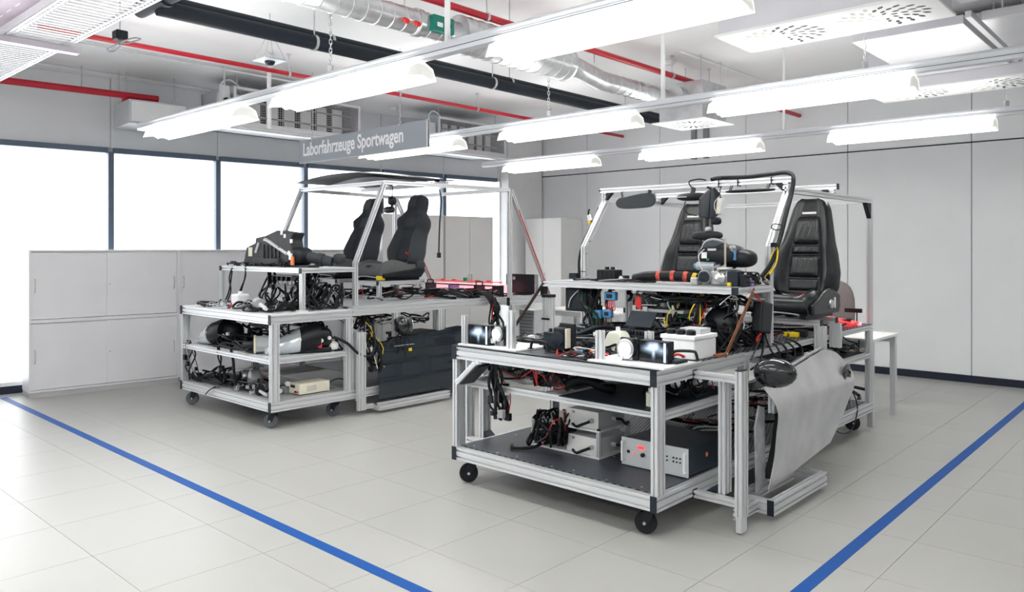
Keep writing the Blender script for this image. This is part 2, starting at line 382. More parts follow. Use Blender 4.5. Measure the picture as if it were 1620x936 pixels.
# ---------------------------------------------------------------- lighting tracks
RZ = 2.6
def lamp(x, y, L, label):
    t = thing('fluorescent_lamp', label, 'lamp', G.w(x, y, RZ), G.a, 'batwing lamps under the lighting tracks')
    sec = [(-.03, -.004), (-.085, -.03), (-.112, -.098), (-.105, -.098), (-.078, -.036), (-.025, -.012), (.025, -.012), (.078, -.036), (.105, -.098), (.112, -.098), (.085, -.03), (.03, -.004)]
    MB().sweep(sec, (0, 0, 0), (L, 0, 0)).build('reflector', mat('lit_lamp_reflector', (1, .98, .90), .5, 0, 0, emit=.42), t)
    for s in (-1, 1): MB().sweep([(s*.034, -.003), (s*.082, -.0265), (s*.082, -.0245), (s*.034, -.001)], (.03, 0, 0), (L-.03, 0, 0)).build('added_glow_strip', mat('added_ceiling_glow', (1.0, .99, .965), .5, 0, 0, emit=7.), t, fixn=True)  # unseen glow strips added on top of each lamp to brighten the ceiling
    d = MB(); d.sweep([(-.10, -.085), (-.055, -.068), (0, -.10), (.055, -.068), (.10, -.085), (.07, -.04), (-.07, -.04)], (.03, 0, 0), (L-.03, 0, 0)).build('diffuser', LAMPM, t)
    for k in (0, 1):
        x0 = 0 if k == 0 else L-.012
        MB().sweep([(-.03, -.006), (-.083, -.034), (-.103, -.094), (0, -.075), (.103, -.094), (.083, -.034), (.03, -.006)], (x0, 0, 0), (x0+.012, 0, 0)).build('end_cap', mat('lamp_end_cap', (.92, .92, .88), .4, 0, 0, emit=.12), t)
    for f in (.25, .75): MB().box(L*f-.02, L*f+.02, -.02, .02, -.012, -.001).build('mounting_clip', STEEL, t)
def track(px, py, lx, rx, label, lamps):
    p = G.loc(at_z(px, py, RZ)); y = p.y
    X = lambda q: G.px(q, 300, y=y).x
    x0 = X(lx); x1 = rx if rx < 50 else X(rx)
    t = thing('lighting_track', label, 'track', G.w(x0, y, RZ), G.a, 'suspended lighting tracks')
    MB().sweep([(-.03, .0), (.03, 0), (.036, .02), (.036, .03), (.03, .034), (.03, .055), (.02, .07), (-.02, .07), (-.03, .055), (-.03, .034), (-.036, .03), (-.036, .02)], (0, 0, .003), (x1-x0, 0, .003)).build('rail', mat('white_rail', (.70, .72, .76), .4, .2, .02, 5), t)
    MB().box(0, x1-x0, -.0375, -.0355, .024, .027).build('seam_line', DARKGAP, t)
    for a, b, lab in lamps:
        xa = X(a); xb = X(b) if b < 3000 else xa+b/10000
        lamp(xa, y, xb-xa, lab)
    return y, X
y1, X1 = track(640, 104, 223, 4.2, 'nearest lighting track, crossing the top middle', [(247, 388, 'lamp at the left end of the nearest lighting track'), (448, 667, 'middle lamp on the nearest lighting track, left of the duct'), (792, 1175, 'large lamp at the top middle under the nearest track')])
y2, X2 = track(1080, 168, 543, 3.5, 'middle lighting track, starting behind the grey sign', [(580, 727, 'lamp just below the grey hanging sign'), (800, 1008, 'middle track lamp above the right bench, left one'), (1130, 1447, 'middle track lamp at the right, below the ceiling panels')])
y3, X3 = track(1150, 227, 765, 2.6, 'farthest lighting track along the right wall', [(803, 943, 'lamp on the farthest track beside the corner column'), (1018, 1203, 'middle lamp on the farthest track, above the black leather seats'), (1315, 1575, 'right lamp on the farthest track, near the white wall')])
# the tracks and lamps go on behind and beside the viewer
dy = (y3-y1)/2
def plain_lamp(x, y, lab): lamp(x, y, 1.45, lab)
for k, (yy, xa, xb) in enumerate(((y1-dy, -6.5, 5.2), (y1-2*dy, -6.0, 3.2))):
    t = thing('lighting_track', ('lighting track hanging above the viewer', 'lighting track hanging behind the viewer')[k], 'track', G.w(xa, yy, RZ), G.a, 'suspended lighting tracks')
    MB().box(0, xb-xa, -.03, .03, .003, .07).build('rail', mat('white_rail', (.70, .72, .76)), t)
    for q in range(int((xb-xa)/2.3)): plain_lamp(xa+.2+q*2.3, yy, 'lamp on a lighting track out of view, above or behind the viewer')
for yy, xs_ in ((y1, (2.3,)), (y2, (2.1,)), (y3, (.9,))):
    for x_ in xs_: plain_lamp(x_, yy, 'lamp at the far right end of a lighting track, out of view')
def chain(x, y, z0, z1, label):
    m = MB(); z = z0; k = 0
    while z < z1-.01:
        a = (1, 0) if k % 2 else (0, 1); r = .008
        pts = [(a[0]*r, a[1]*r, z), (a[0]*r, a[1]*r, z+.022), (0, 0, z+.03), (-a[0]*r, -a[1]*r, z+.022), (-a[0]*r, -a[1]*r, z), (0, 0, z-.006), (a[0]*r, a[1]*r, z)]
        m.tube(pts, .0028, 4, 1, False); z += .028; k += 1
    m.box(-.015, .015, -.015, .015, z0-.05, z0); o = m.build('suspension_chain', STEEL); o.location = G.w(x, y, 0); tag(o, label, 'chain')
chain(X1(523), y1, RZ+.12, CEIL, 'steel chain holding the nearest lighting track, left of the duct')
chain(X2(868), y2, RZ+.12, CEIL, 'steel chain holding the middle lighting track near the black pipes')
chain(X2(1368), y2, RZ+.12, CEIL, 'steel chain on the middle track beside the square ceiling panel')
chain(X3(1592), y3, RZ+.12, CEIL, 'steel chain on the farthest track at the right edge')
def rod(x, y, z0, z1, r, label, m=None):
    o = MB().cyl((0, 0, z0), (0, 0, z1), r, n=12).cyl((0, 0, z1-.012), (0, 0, z1), r*2.2).build('suspension_rod', m or WHITE, smooth=40); o.location = G.w(x, y, 0); tag(o, label, 'rod')
rod(X1(708), y1, RZ+.073, CEIL, .016, 'white rod from ceiling to nearest track, in front of the duct')
rod(X2(1049), y2, RZ+.073, CEIL, .016, 'white rod from ceiling to middle track, near the swirl diffuser')
rod(X3(1240), y3, RZ+.073, CEIL, .012, 'white rod holding the farthest track at its middle')
rod(X1(232), y1+1.2, 2.75, CEIL, .022, 'white rod in front of the pale box above the windows')

# ---------------------------------------------------------------- ceiling services
def pipe_y(px, py, z, p0, p1, r, mm, name, label, cat, hang=(), dx=0.):
    """pipe along the grid's y direction, seen through pixel (px,py) at height z, between pixel columns p0 and p1"""
    x = G.loc(at_z(px, py, z)).x+dx; Y = lambda q: G.px(q, 200, x=x).y
    a, b = Y(p0), Y(p1)
    t = thing(name, label, cat, G.w(x, a, z), G.a)
    MB().cyl((0, 0, 0), (0, b-a, 0), r, n=20).build('pipe', mm, t, smooth=50)
    for h in hang:
        yy = Y(h)-a
        c = MB(); c.lathe([(r+.001, -.012), (r+.007, -.012), (r+.007, .012), (r+.001, .012)], (0, yy, 0), (0, 1, 0), 18)
        c.cyl((0, yy, r), (0, yy, CEIL-z), .006, n=8).cyl((0, yy, CEIL-z-.012), (0, yy, CEIL-z), .022, n=10); c.build('pipe_hanger', STEEL, t, smooth=40)
    return x, Y
pipe_y(400, 106, 3.3, 60, 992, .022, RED, 'sprinkler_pipe', 'red sprinkler pipe passing above both mesh fan units', 'pipe', (457, 755, 870, 632))
pipe_y(900, 68, 3.3, 560, 1270, .027, RED, 'sprinkler_pipe', 'thicker red sprinkler pipe above the silver duct', 'pipe', (770, 1063, 1122))
xq, Yq = pipe_y(640, 93, 3.22, 255, 1075, .055, PIPEB, 'insulated_pipe', 'black insulated pipe, the upper of the parallel pair', 'pipe', (523, 806, 989))
pipe_y(640, 93, 3.16, 250, 1060, .055, PIPEB, 'insulated_pipe', 'black insulated pipe, the lower of the parallel pair', 'pipe', (497, 779), dx=-.125)
p = G.loc(at_z(222, 16, 3.2))
o = MB().cyl((0, 0, 0), (1.9, 0, 0), .055, n=20).lathe([(.06, -.02), (.066, -.02), (.066, .02), (.06, .02)], (.42, 0, 0), (1, 0, 0)).build('insulated_pipe', PIPEB, smooth=50); o.location = G.w(p.x, p.y, 3.2); o.rotation_euler.z = G.a; tag(o, 'short black insulated pipe crossing the top left beside the cable tray', 'pipe')
# far red pipe along the window wall
q = WW.px(120, 141, y=-.45)
t = thing('sprinkler_pipe', 'red sprinkler pipe over the windows with a short drop', 'pipe', WW.w(0, -.45, q.z), WW.a)
xa = WW.px(250, 158, y=-.45).x; xd = WW.px(198, 170, y=-.45).x
MB().cyl((-4, 0, 0), (xa, 0, 0), .036, n=18).build('pipe', RED, t, smooth=50)
MB().cyl((xd, 0, 0), (xd, 0, -.28), .032, n=16).cyl((xd, 0, -.28), (xd, 0, -.32), .018, n=12).build('drop_pipe', RED, t, smooth=50)
for h in (129, 188): xh = WW.px(h, 150, y=-.45).x; MB().cyl((xh, 0, .03), (xh, 0, CEIL-q.z), .006, n=8).build('pipe_hanger', STEEL, t)
# thin conduits on the ceiling
for px, py, a, b, lab in ((200, 122, 20, 350, 'thin white conduit on the ceiling, near the windows'), (300, 100, 110, 500, 'thin white conduit on the ceiling under the first red pipe'), (1160, 112, 1075, 1245, 'thin white conduit on the ceiling above the swirl diffuser')):
    pipe_y(px, py, 3.475, a, b, .013, WHITE, 'conduit', lab, 'conduit')
# silver duct
DZ = 3.12; dxx = G.loc(at_z(620, 25, DZ)).x; DY = lambda q: G.px(q, 60, x=dxx).y
t = thing('ventilation_duct', 'silver spiral ventilation duct with a silencer and an elbow', 'duct', G.w(dxx, 0, DZ), G.a)
ya, yb, yc, yd = DY(400), DY(706), DY(722), DY(893)
def spiral(m, y0, y1, r, o=(0, 0)):
    m.cyl((o[0], y0, o[1]), (o[0], y1, o[1]), r, n=32); y = y0+.1
    while y < y1-.03: m.lathe([(r, -.004), (r+.004, 0), (r, .004)], (o[0], y, o[1]), (0, 1, 0), 32); y += .11
m = MB(); spiral(m, ya, yb, .087); m.build('duct_pipe', STEEL, t, smooth=40)
m = MB(); spiral(m, yc, yd, .138); m.build('silencer', STEEL, t, smooth=40)
MB().lathe([(.087, yb-.02), (.095, yb-.02), (.095, yb+.01), (.088, yb+.02), (.088, yc-.01), (.14, yc), (.14, yc+.02)], (0, 0, 0), (0, 1, 0), 32).build('collar', STEEL, t, smooth=40)
MB().lathe([(.09, DY(655)), (.098, DY(655)), (.098, DY(662)), (.09, DY(662))], (0, 0, 0), (0, 1, 0), 32).build('clamp_ring', CHROME, t, smooth=40)
pe = G.loc(at_z(965, 131, DZ-.02)); ye = pe.y; xe = pe.x-dxx
m = MB(); m.lathe([(.141, yd), (.146, yd+.01), (.10, yd+.07)], (0, 0, 0), (0, 1, 0), 32)
m.tube([(0, yd+.03, 0), (0, yd+.16, -.005), (xe*.5, (yd+ye)/2-.02, -.01), (xe, ye-.16, -.02), (xe, ye-.02, -.02)], .088, 28, 6).build('elbow', STEEL, t, smooth=50)
yf = DY(1075); m = MB(); spiral(m, ye-.04, yf+.05, .085, (xe, -.02)); m.build('duct_pipe', STEEL, t, smooth=40)
g = MB().box(-.045, .045, 0, .012, -.06, .06).cyl((.0, 0, .0), (.0, .0, .0), .001); 
ga = DY(668); gb = DY(700)
MB().box(.07, .125, ga, gb, -.06, .05).build('damper_actuator', GREEN, t, bevel=.003)
MB().box(.125, .128, ga+.03, ga+.08, -.03, .0).build('actuator_label', TAG, t)
MB().cyl((.125, gb-.06, -.01), (.14, gb-.06, -.01), .02, n=14).build('actuator_dial', BLK, t, smooth=40)
for q in (628, 646):
    yy = DY(q); MB().cyl((.055, yy, -.02), (.115, yy, -.05), .017, n=14).cyl((.115, yy, -.05), (.12, yy, -.053), .009, n=10).build('measuring_plug', REDP, t, smooth=40)
for q, zz in ((640, .087), (806, .138), (940, .087)): MB().cyl((0, DY(q), zz), (0, DY(q), CEIL-DZ), .006, n=8).build('duct_hanger', STEEL, t)
# swirl diffuser box on the duct end
pz = 2.84; pp = G.loc(at_z(1096, 197, pz)); t = thing('swirl_diffuser', 'square white swirl diffuser under a steel plenum box', 'diffuser', G.w(pp.x, pp.y, pz), G.a)
MB().box(-.25, .25, -.25, .25, .012, .40).build('plenum_box', STEEL, t, bevel=.003)
MB().cyl((0, -.36, .26), (0, -.25, .26), .088, n=28).build('inlet_spigot', STEEL, t, smooth=40)
MB().box(-.31, .31, -.31, .31, 0, .012).build('face_plate', WHITE, t, bevel=.003)
sl = MB().prism([(.085, -.006), (.22, -.016), (.235, .0), (.22, .016), (.085, .006)], (0, 0, -.0008), (1, 0, 0), (0, 1, 0), (0, 0, .001)).mesh('vent_slot', DARKGAP)
for k in range(20): link('vent_slot', sl, t, rotz=2*math.pi*k/20)
MB().lathe([(.0, 0), (.07, 0), (.07, -.004), (.0, -.006)], (0, 0, 0), (0, 0, 1), 24).build('hub', WHITE, t, smooth=40)
for a in (-.21, .21):
    for b in (-.21, .21): MB().cyl((a, b, .4), (a, b, CEIL-pz), .005, n=8).build('threaded_rod', STEEL, t)
# perforated supply boxes
lit_side_slot = mat('vent_slot_lit_side', (.60, .57, .55), .6, 0, 0)
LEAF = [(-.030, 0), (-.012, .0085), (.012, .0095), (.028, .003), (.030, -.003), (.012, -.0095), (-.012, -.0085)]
leaf_shade, leaf_lit = [MB().prism(LEAF, (0, 0, -.0008), (1, 0, 0), (0, 1, 0), (0, 0, .001)).mesh('vent_slot', m_) for m_ in (mat('vent_slot_shade_side', (.07, .06, .07), .7, 0, 0), lit_side_slot)]  # light painted in: left slots pale as if lit, the rest dark as shaded
def supply(px, py, label, z=2.9, L=1.24, W=.52):
    p = G.loc(at_z(px, py, z)); t = thing('air_supply_box', label, 'air box', G.w(p.x, p.y-W, z), G.a, 'perforated air supply boxes')
    MB().box(.01, L-.01, .01, W-.01, .015, CEIL-z-.05).build('plenum_box', mat('grey_plenum', (.66, .66, .70), .45, .3, .03, 4), t)
    MB().box(-.01, L+.01, -.01, W+.01, 0, .015).build('face_plate', WHITE, t, bevel=.003)
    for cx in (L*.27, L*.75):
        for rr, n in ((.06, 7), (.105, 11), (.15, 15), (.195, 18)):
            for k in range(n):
                a = 2*math.pi*k/n+rr*9; o = link('vent_slot', leaf_shade if math.cos(a) > -.1 else leaf_lit, t); o.location = (cx+1.18*rr*math.cos(a), W/2+rr*math.sin(a), 0); o.rotation_euler.z = a+.5
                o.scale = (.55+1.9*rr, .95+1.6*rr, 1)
    for a in (.1, L-.1):
        for b in (.08, W-.08): MB().cyl((a, b, CEIL-z-.05), (a, b, CEIL-z), .006, n=8).build('threaded_rod', STEEL, t)
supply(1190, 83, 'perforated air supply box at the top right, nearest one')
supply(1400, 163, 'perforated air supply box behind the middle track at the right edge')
# flat ceiling panels
p = G.loc(at_z(1347, 68, 3.0))
for k, lab in enumerate(('flat metal ceiling panel beside the nearest perforated box', 'flat metal ceiling panel at the right edge of the picture')):
    t = thing('ceiling_panel', lab, 'panel', G.w(p.x+k*.80, p.y, 3.0), G.a, 'flat suspended ceiling panels')
    w = .70 if k == 0 else 1.2
    MB().box(0, w, 0, 1.55, 0, .06).build('panel_body', mat('ceiling_panel_metal', (.72, .72, .75), .32, .5, .03, 4), t, bevel=.004)
    MB().box(w+.03, w+.065, -.1, 1.6, .01, .05).build('edge_rail', ALU, t)
    for a in (.1, w-.1):
        for b in (.1, 1.45): MB().cyl((a, b, .06), (a, b, .5), .006, n=8).build('threaded_rod', STEEL, t)
# duct box with the orange label
p = G.loc(at_z(1512, 32, 3.0)); t = thing('duct_box', 'large grey duct box with an orange label in the top right corner', 'duct', G.w(p.x+.04, p.y-.62, 3.08), G.a)
MB().box(0, 2.2, 0, .56, .0, .40).build('duct_body', mat('grey_plenum', (.66, .66, .70)), t, bevel=.004)
q = G.px(1537, 10, y=p.y-.062); MB().box(q.x-p.x-.04, q.x-p.x+.10, .561, .563, .02, .10).build('warning_label', ORNG, t)
MB().box(q.x-p.x-.04, q.x-p.x+.10, -.003, -.001, .03, .12).build('warning_label', ORNG, t)
MB().box(0, 2.2, -.03, .0, -.03, .02).build('edge_flange', ALU, t)
# fan units with mesh grilles
def fan_unit(x, y0, y1, z0, z1, label, box_left):
    t = thing('fan_coil_unit', label, 'fan unit', G.w(x, y0, z0), G.a, 'ceiling fan units behind wire mesh')
    L = y1-y0; H = z1-z0; GU = mat('fan_unit_sheet', (.55, .58, .62), .4, .5, .06, 6)
    b = MB().box(-.75, -.70, 0, L, 0, H).box(-.75, 0, 0, L, H-.02, H).box(-.75, 0, 0, L, 0, .02).box(-.75, 0, 0, .02, .02, H-.02).box(-.75, 0, L-.02, L, .02, H-.02)
    b.build('housing', GU, t)
    f = MB()
    for a in (0, H-.03): f.box(0, .02, 0, L, a, a+.03)
    for a in (0, L-.03): f.box(0, .02, a, a+.03, .03, H-.03)
    f.build('grille_frame', ALU, t)
    n = 7
    for k in range(n):
        a = .06+(L-.12)*k/n; MB().box(-.2, -.17, a, a+(L-.12)/n*.62, .05, H-.05).build('baffle_plate', mat('pale_baffle', (.72, .73, .74), .5, .2, .03, 8), t)
    MB().box(-.35, -.33, .02, L-.02, .02, H-.02).build('dark_backing', NAVYBOX, t)
    for zz in (.12, H-.13): MB().box(-.16, -.14, .02, L-.02, zz, zz+.018).build('tie_bar', GREYP, t)
    w = MB(); s = .026; k = 0
    while .03+k*s < L-.03: w.box(.008, .0105, .03+k*s, .0325+k*s, .03, H-.03); k += 1
    k = 0
    while .03+k*s < H-.03: w.box(.0105, .013, .03, L-.03, .03+k*s, .0325+k*s); k += 1
    g = w.build('wire_mesh', ALU, t); g['kind'] = 'stuff'
    MB().cyl((.05, -.05, -.05), (.05, L+.1, -.05), .02, n=14).build('drain_pipe', WHITE, t, smooth=40)
    MB().box(-.3, .06, -.02, L+.02, -.03, -.005).build('drip_tray', ALU, t)
    for a in (.1, L-.1): MB().cyl((-.1, a, H), (-.1, a, CEIL-z0), .007, n=8).build('threaded_rod', STEEL, t)
    MB().box(-.12, -.02, -.13, -.02, H*.35, H*.8).build('junction_box', LGREY, t, bevel=.004)
    MB().tube([(-.07, -.08, H*.8), (-.07, -.1, H*1.05), (-.07, .0, H*1.18), (-.1, .15, H*1.02)], .012, 8).build('flexible_hose', LGREY, t, smooth=60)
    if box_left:
        MB().box(-.05, -.012, -.16, -.125, H*.02, H*.55).build('yellow_tag', YEL, t)
fan_unit(-8.03, 4.2, 5.9, 2.93, 3.34, 'mesh fronted fan unit left of the grey sign', True)
fan_unit(-7.75, 6.98, 8.3, 2.9, 3.32, 'mesh fronted fan unit right of the grey sign', False)
# pale boxes left of the fan unit
a = WW.px(205, 165, y=-.75); b = WW.px(297, 165, y=-.75); z1 = WW.px(250, 161, y=-.75).z; z0 = WW.px(250, 198, y=-.75).z
t = thing('ceiling_box', 'pale flat box hung above the second window', 'box', WW.w(a.x, -.75, z0), WW.a)
MB().box(0, b.x-a.x, .02, .6, 0, z1-z0).build('box_body', LGREY, t); MB().box(.02, b.x-a.x-.02, 0, .02, .02, z1-z0-.02).build('cover_plate', WHITE, t, bevel=.003)
for u in (.05, b.x-a.x-.05): MB().cyl((u, .3, z1-z0), (u, .3, CEIL-z0), .007, n=8).build('threaded_rod', STEEL, t)
# cable tray, top left
TZ = 3.08; p = G.loc(at_z(118, 70, TZ)); yr = p.y
t = thing('cable_tray', 'white slotted cable tray in the top left corner', 'cable tray', G.w(p.x-2.2, yr-.44, TZ), G.a)
TL = 5.0; TW = mat('white_tray_metal', (.80, .80, .83), .4, .3, .02, 5)
m = MB(); k = 0
while k*.07 < TL: m.box(k*.07, k*.07+.032, .05, .39, 0, .003); k += 1
g = m.build('tray_rungs', TW, t); g['kind'] = 'stuff'
for y0 in (0, .385):
    m = MB(); m.box(0, TL, y0, y0+.02, 0, .004).box(0, TL, y0+.035, y0+.055, 0, .004).box(0, TL, y0+(.053 if y0 else 0), y0+(.055 if y0 else .002), 0, .06); k = 0
    while k*.05 < TL: m.box(k*.05, k*.05+.022, y0+.02, y0+.035, 0, .004); k += 1
    g = m.build('tray_side', TW, t)
MB().box(2.05, 2.13, -.08, .5, -.05, -.004).build('tray_bracket', mat('tray_bracket_metal', (.60, .56, .62), .4, .4, .04, 5), t)
for u in (0.5, 2.09, 4.2): MB().cyl((u, -.05, -.03), (u, -.05, CEIL-TZ), .008, n=8).build('threaded_rod', STEEL, t)
p2 = G.loc(at_z(20, 30, 3.2)); t = thing('cable_tray', 'closed mauve grey cable duct beside the white tray, top left corner', 'cable tray', G.w(p2.x-1.6, p2.y-.3, 3.16), G.a)
MV = mat('mauve_tray_metal', (.52, .42, .50), .45, .3, .05, 5)
MB().box(0, 3.4, 0, .26, 0, .22).build('duct_body', MV, t)
for k in range(16):
    for yy in (.06, .18): MB().box(.1+k*.2, .2+k*.2, yy, yy+.012, -.001, .001).build('tray_slot', WHITE, t)
# hanging speaker plate, antenna, detectors
p = at_z(427, 97, 3.1); t = thing('ceiling_sensor', 'small white plate with a black dome hung by wires', 'sensor', p, G.a)
MB().box(-.1, .1, -.1, .1, 0, .012).build('mount_plate', mat('pale_blue_plate', (.62, .68, .76), .4, 0, .02, 5), t, bevel=.003)
MB().lathe([(.0, -.035), (.03, -.03), (.042, -.01), (.042, 0)], (0, 0, 0), (0, 0, 1), 18).build('dome', BLK, t, smooth=60)
for a in (-.09, .09):
    for b in (-.09, .09): MB().cyl((a, b, .012), (0, 0, .26), .003, n=6).build('wire', STEEL, t)
MB().cyl((0, 0, .25), (0, 0, CEIL-3.1), .005, n=8).build('hook', STEEL, t)
p = at_z(190, 60, 3.2); t = thing('antenna', 'small black box with two looped metal antenna arms, below the ceiling', 'antenna', p, G.a)
MB().box(-.05, .05, -.045, .045, -.02, .055).build('antenna_body', BLK, t, bevel=.01)
for s in (-1, 1): MB().tube([(0, 0, -.04), (s*.12, -.01, -.045), (s*.27, 0, -.05), (s*.285, .03, -.05), (s*.26, .05, -.05), (s*.1, .04, -.045), (0, .01, -.04)], .006, 6, 3).build('antenna_arm', GREYP, t, smooth=60)
MB().cyl((0, 0, -.06), (0, 0, -.02), .012).build('antenna_joint', GREYP, t, smooth=40); MB().cyl((0, 0, .05), (0, 0, CEIL-3.2), .006, n=8).build('antenna_rod', STEEL, t)
for px, py, lab in ((1060, 96, 'round white smoke detector on the ceiling by the red pipe'), (623, 170, 'round white smoke detector on the ceiling between the fan units')):
    p = at_z(px, py, CEIL); o = MB().lathe([(.055, 0), (.055, -.02), (.04, -.045), (.0, -.05)], (0, 0, 0), (0, 0, 1), 20).build('smoke_detector', WHITE, smooth=50); o.location = p; tag(o, lab, 'detector')
# hanging sign
sa = G.loc(at_z(475, 224, 2.75)); sb = G.px(678, 200, y=sa.y); t = thing('hanging_sign', 'grey hanging sign with white lettering', 'sign', G.w(sa.x, sa.y, 2.5), G.a)
SL = sb.x-sa.x
MB().box(0, SL, -.012, .012, 0, .255).build('sign_panel', SIGNM, t, bevel=.002)
MB().box(SL-.012, SL, -.016, .016, 0, .255).build('sign_edge', ALU, t)
cu = bpy.data.curves.new('sign_text', 'FONT'); cu.body = 'Laborfahrzeuge Sportwagen'; cu.size = .20; cu.extrude = .001; cu.offset = .0045
to = bpy.data.objects.new('tmp', cu); COL.objects.link(to); bpy.context.view_layer.update()
me = bpy.data.meshes.new_from_object(to.evaluated_get(bpy.context.evaluated_depsgraph_get())); w = to.dimensions.x; bpy.data.objects.remove(to)
me.name = 'lettering'; me.materials.clear(); me.materials.append(SIGNT)
lo = link('lettering', me, t); lo.rotation_euler = (math.pi/2, 0, 0); lo.location = (.075, -.0135, .08); lo.scale = (SL*.80/w, 1.0, 1)
for u in (.25, SL-.42): MB().cyl((u, 0, .255), (u, 0, CEIL-2.5), .0035, n=6).box(u-.012, u+.012, -.014, .014, .24, .275).build('suspension_wire', STEEL, t)

# wall-mounted cable ducts beneath the swirl diffuser, yellow isolator beside the left fan unit
for k, p_ in enumerate((1098, 1117)):
    q = G.px(p_, 215, y=WY-.03); o = MB().box(-.035, .035, -.028, .028, 2.84, CEIL-.01).build('cable_duct', mat('grey_duct_plastic', (.26, .27, .29), .5, 0, .04, 8)); o.location = G.w(q.x, WY-.03, 0); o.rotation_euler.z = G.a
    tag(o, 'vertical grey cable duct on the right wall, %s of the pair' % ('left' if k == 0 else 'right'), 'cable duct', 'cable ducts below the swirl diffuser')
q = G.px(355, 165, x=-7.9); t = thing('isolator_switch', 'yellow isolator switch left of the mesh fan unit', 'switch', G.w(-7.9, q.y, q.z-.1), G.a)
MB().box(-.03, .03, -.045, .045, 0, .13).build('yellow_case', YEL, t, bevel=.004); MB().box(-.03, .03, -.045, .045, .13, .30).build('grey_case', LGREY, t, bevel=.004); MB().lathe([(.03, 0), (.03, .02), (0, .025)], (.03, 0, .14), (1, 0, 0), 14).build('rotary_knob', BLK, t, smooth=40)
MB().cyl((0, 0, .3), (0, 0, CEIL-q.z+.1), .01, n=8).build('conduit', LGREY, t)
# ---------------------------------------------------------------- slotted aluminium profile frames
def sec(w, h, gw=.0058, gd=.014):
    nx = max(1, round(w/.04)); ny = max(1, round(h/.04)); out = []
    def side(n, L, f):
        for k in range(n):
            c = -L/2+L*(k+.5)/n
            for t, dd in ((c-gw, 0), (c-gw, gd), (c+gw, gd), (c+gw, 0)): out.append(f(t, dd))
    out.append((-w/2, -h/2)); side(nx, w, lambda t, d: (t, -h/2+d)); out.append((w/2, -h/2))
    side(ny, h, lambda t, d: (w/2-d, t)); out.append((w/2, h/2)); side(nx, w, lambda t, d: (-t, h/2-d)); out.append((-w/2, h/2))
    side(ny, h, lambda t, d: (-w/2+d, -t)); return out
SECS = {}
def beam(par, p0, p1, w=.04, h=.04, up=(0, 0, 1), name='beam', m=None):
    k = (w, h)
    if k not in SECS: SECS[k] = sec(w, h)
    return MB().sweep(SECS[k], p0, p1, up).build(name, m or ALU, par)
def bx(par, x0, x1, y0, y1, z0, z1, w=.04, name='beam'):
    """axis-aligned profile filling a box: runs along its longest side"""
    L = (x1-x0, y1-y0, z1-z0); i = L.index(max(L)); c = ((x0+x1)/2, (y0+y1)/2, (z0+z1)/2)
    if i == 0: return beam(par, (x0, c[1], c[2]), (x1, c[1], c[2]), L[1], L[2], name=name)
    if i == 1: return beam(par, (c[0], y0, c[2]), (c[0], y1, c[2]), L[0], L[2], name=name)
    return beam(par, (c[0], c[1], z0), (c[0], c[1], z1), L[0], L[1], up=(0, 1, 0), name=name if name != 'beam' else 'post')
def cap(par, x0, x1, y0, y1, z0, z1): return MB().box(x0, x1, y0, y1, z0, z1).build('end_cap', CAP, par, bevel=.002)
def caster(par, x, y, zt, yaw, tyre=None, R=.062):
    c = MB().box(-.045, .045, -.04, .04, -.006, 0).cyl((0, 0, -.022), (0, 0, -.006), .03, n=16)
    fk = c.build('caster', BLK, par, bevel=.002); fk.location = (x, y, zt); fk.rotation_euler.z = yaw
    h = zt-R; off = -.03
    f = MB()
    for s in (-1, 1): f.prism([(-.035, -.02), (.03, -.02), (off+.02, -h-.005), (off-.02, -h-.005)], (0, s*.024-.002, 0), (1, 0, 0), (0, 0, 1), (0, .004, 0))
    f.box(-.035, .03, -.026, .026, -.028, -.02).build('caster_fork', BLK, fk)
    n = 24
    MB().lathe([(R-.018, -.016), (R-.004, -.017), (R, -.010), (R, .010), (R-.004, .017), (R-.018, .016)], (off, 0, -h), (0, 1, 0), n).lathe([(.0, -.014), (R-.016, -.013), (R-.016, .013), (0, .014)], (off, 0, -h), (0, 1, 0), n).build('wheel', tyre or RUBBER, fk, smooth=40)
    MB().cyl((off, -.03, -h), (off, .03, -h), .009, n=10).build('axle', CHROME, fk, smooth=40)
def gusset(par, p, dx, dz, y, m=None):
    MB().prism([(0, 0), (dx, 0), (0, dz)], p, (1, 0, 0), (0, 0, 1), (0, y, 0)).build('corner_bracket', m or CAP, par)

# ================================================================ right test bench
WR, LR = 1.57, 3.44
R = thing('test_bench', 'aluminium profile test bench on the right, under the black leather seats', 'test bench', RF.o, RF.a, 'laboratory vehicle benches')
B0, B1, T0, T1 = .156, .236, .82, .90
for x0, x1 in ((0, .04), (WR-.04, WR)):
    bx(R, x0, x1, .002, LR, B0, B1); cap(R, x0, x1, -.004, .002, B0-.004, B1+.004)
    bx(R, x0, x1, .002, 1.02, T0, T1); cap(R, x0, x1, -.004, .002, T0-.004, T1+.004)
    bx(R, x0, x1, 1.02, LR, T1-.045, T1-.005)
    bx(R, x0, x1, .006, .086, B1, T0); bx(R, x0, x1, LR-.084, LR-.004, B1, T1-.045); bx(R, x0, x1, 1.0, 1.08, B1, T1-.045)
    bx(R, x0, x1, .086, 1.0, .63, .67); bx(R, x0, x1, 2.4, LR-.084, .62, .66)
for y0 in (.0, LR-.04): bx(R, .04, WR-.04, y0+.003, y0+.043, B0, B1)
for y0 in (.0, ): bx(R, .04, WR-.04, y0+.003, y0+.043, T0, T1)
for y0 in (1.02, 2.2, LR-.04): bx(R, .04, WR-.04, y0, y0+.04, T1-.045, T1-.005)
for y0 in (1.1, 2.2): bx(R, .04, WR-.04, y0, y0+.04, B0+.02, B0+.06)
bx(R, .04, WR-.04, .09, .13, .63, .67); bx(R, .04, WR-.04, .98, 1.02, .63, .67); bx(R, .70, .74, .13, .98, .63, .67); bx(R, .04, WR-.04, 2.42, 2.46, .62, .66)
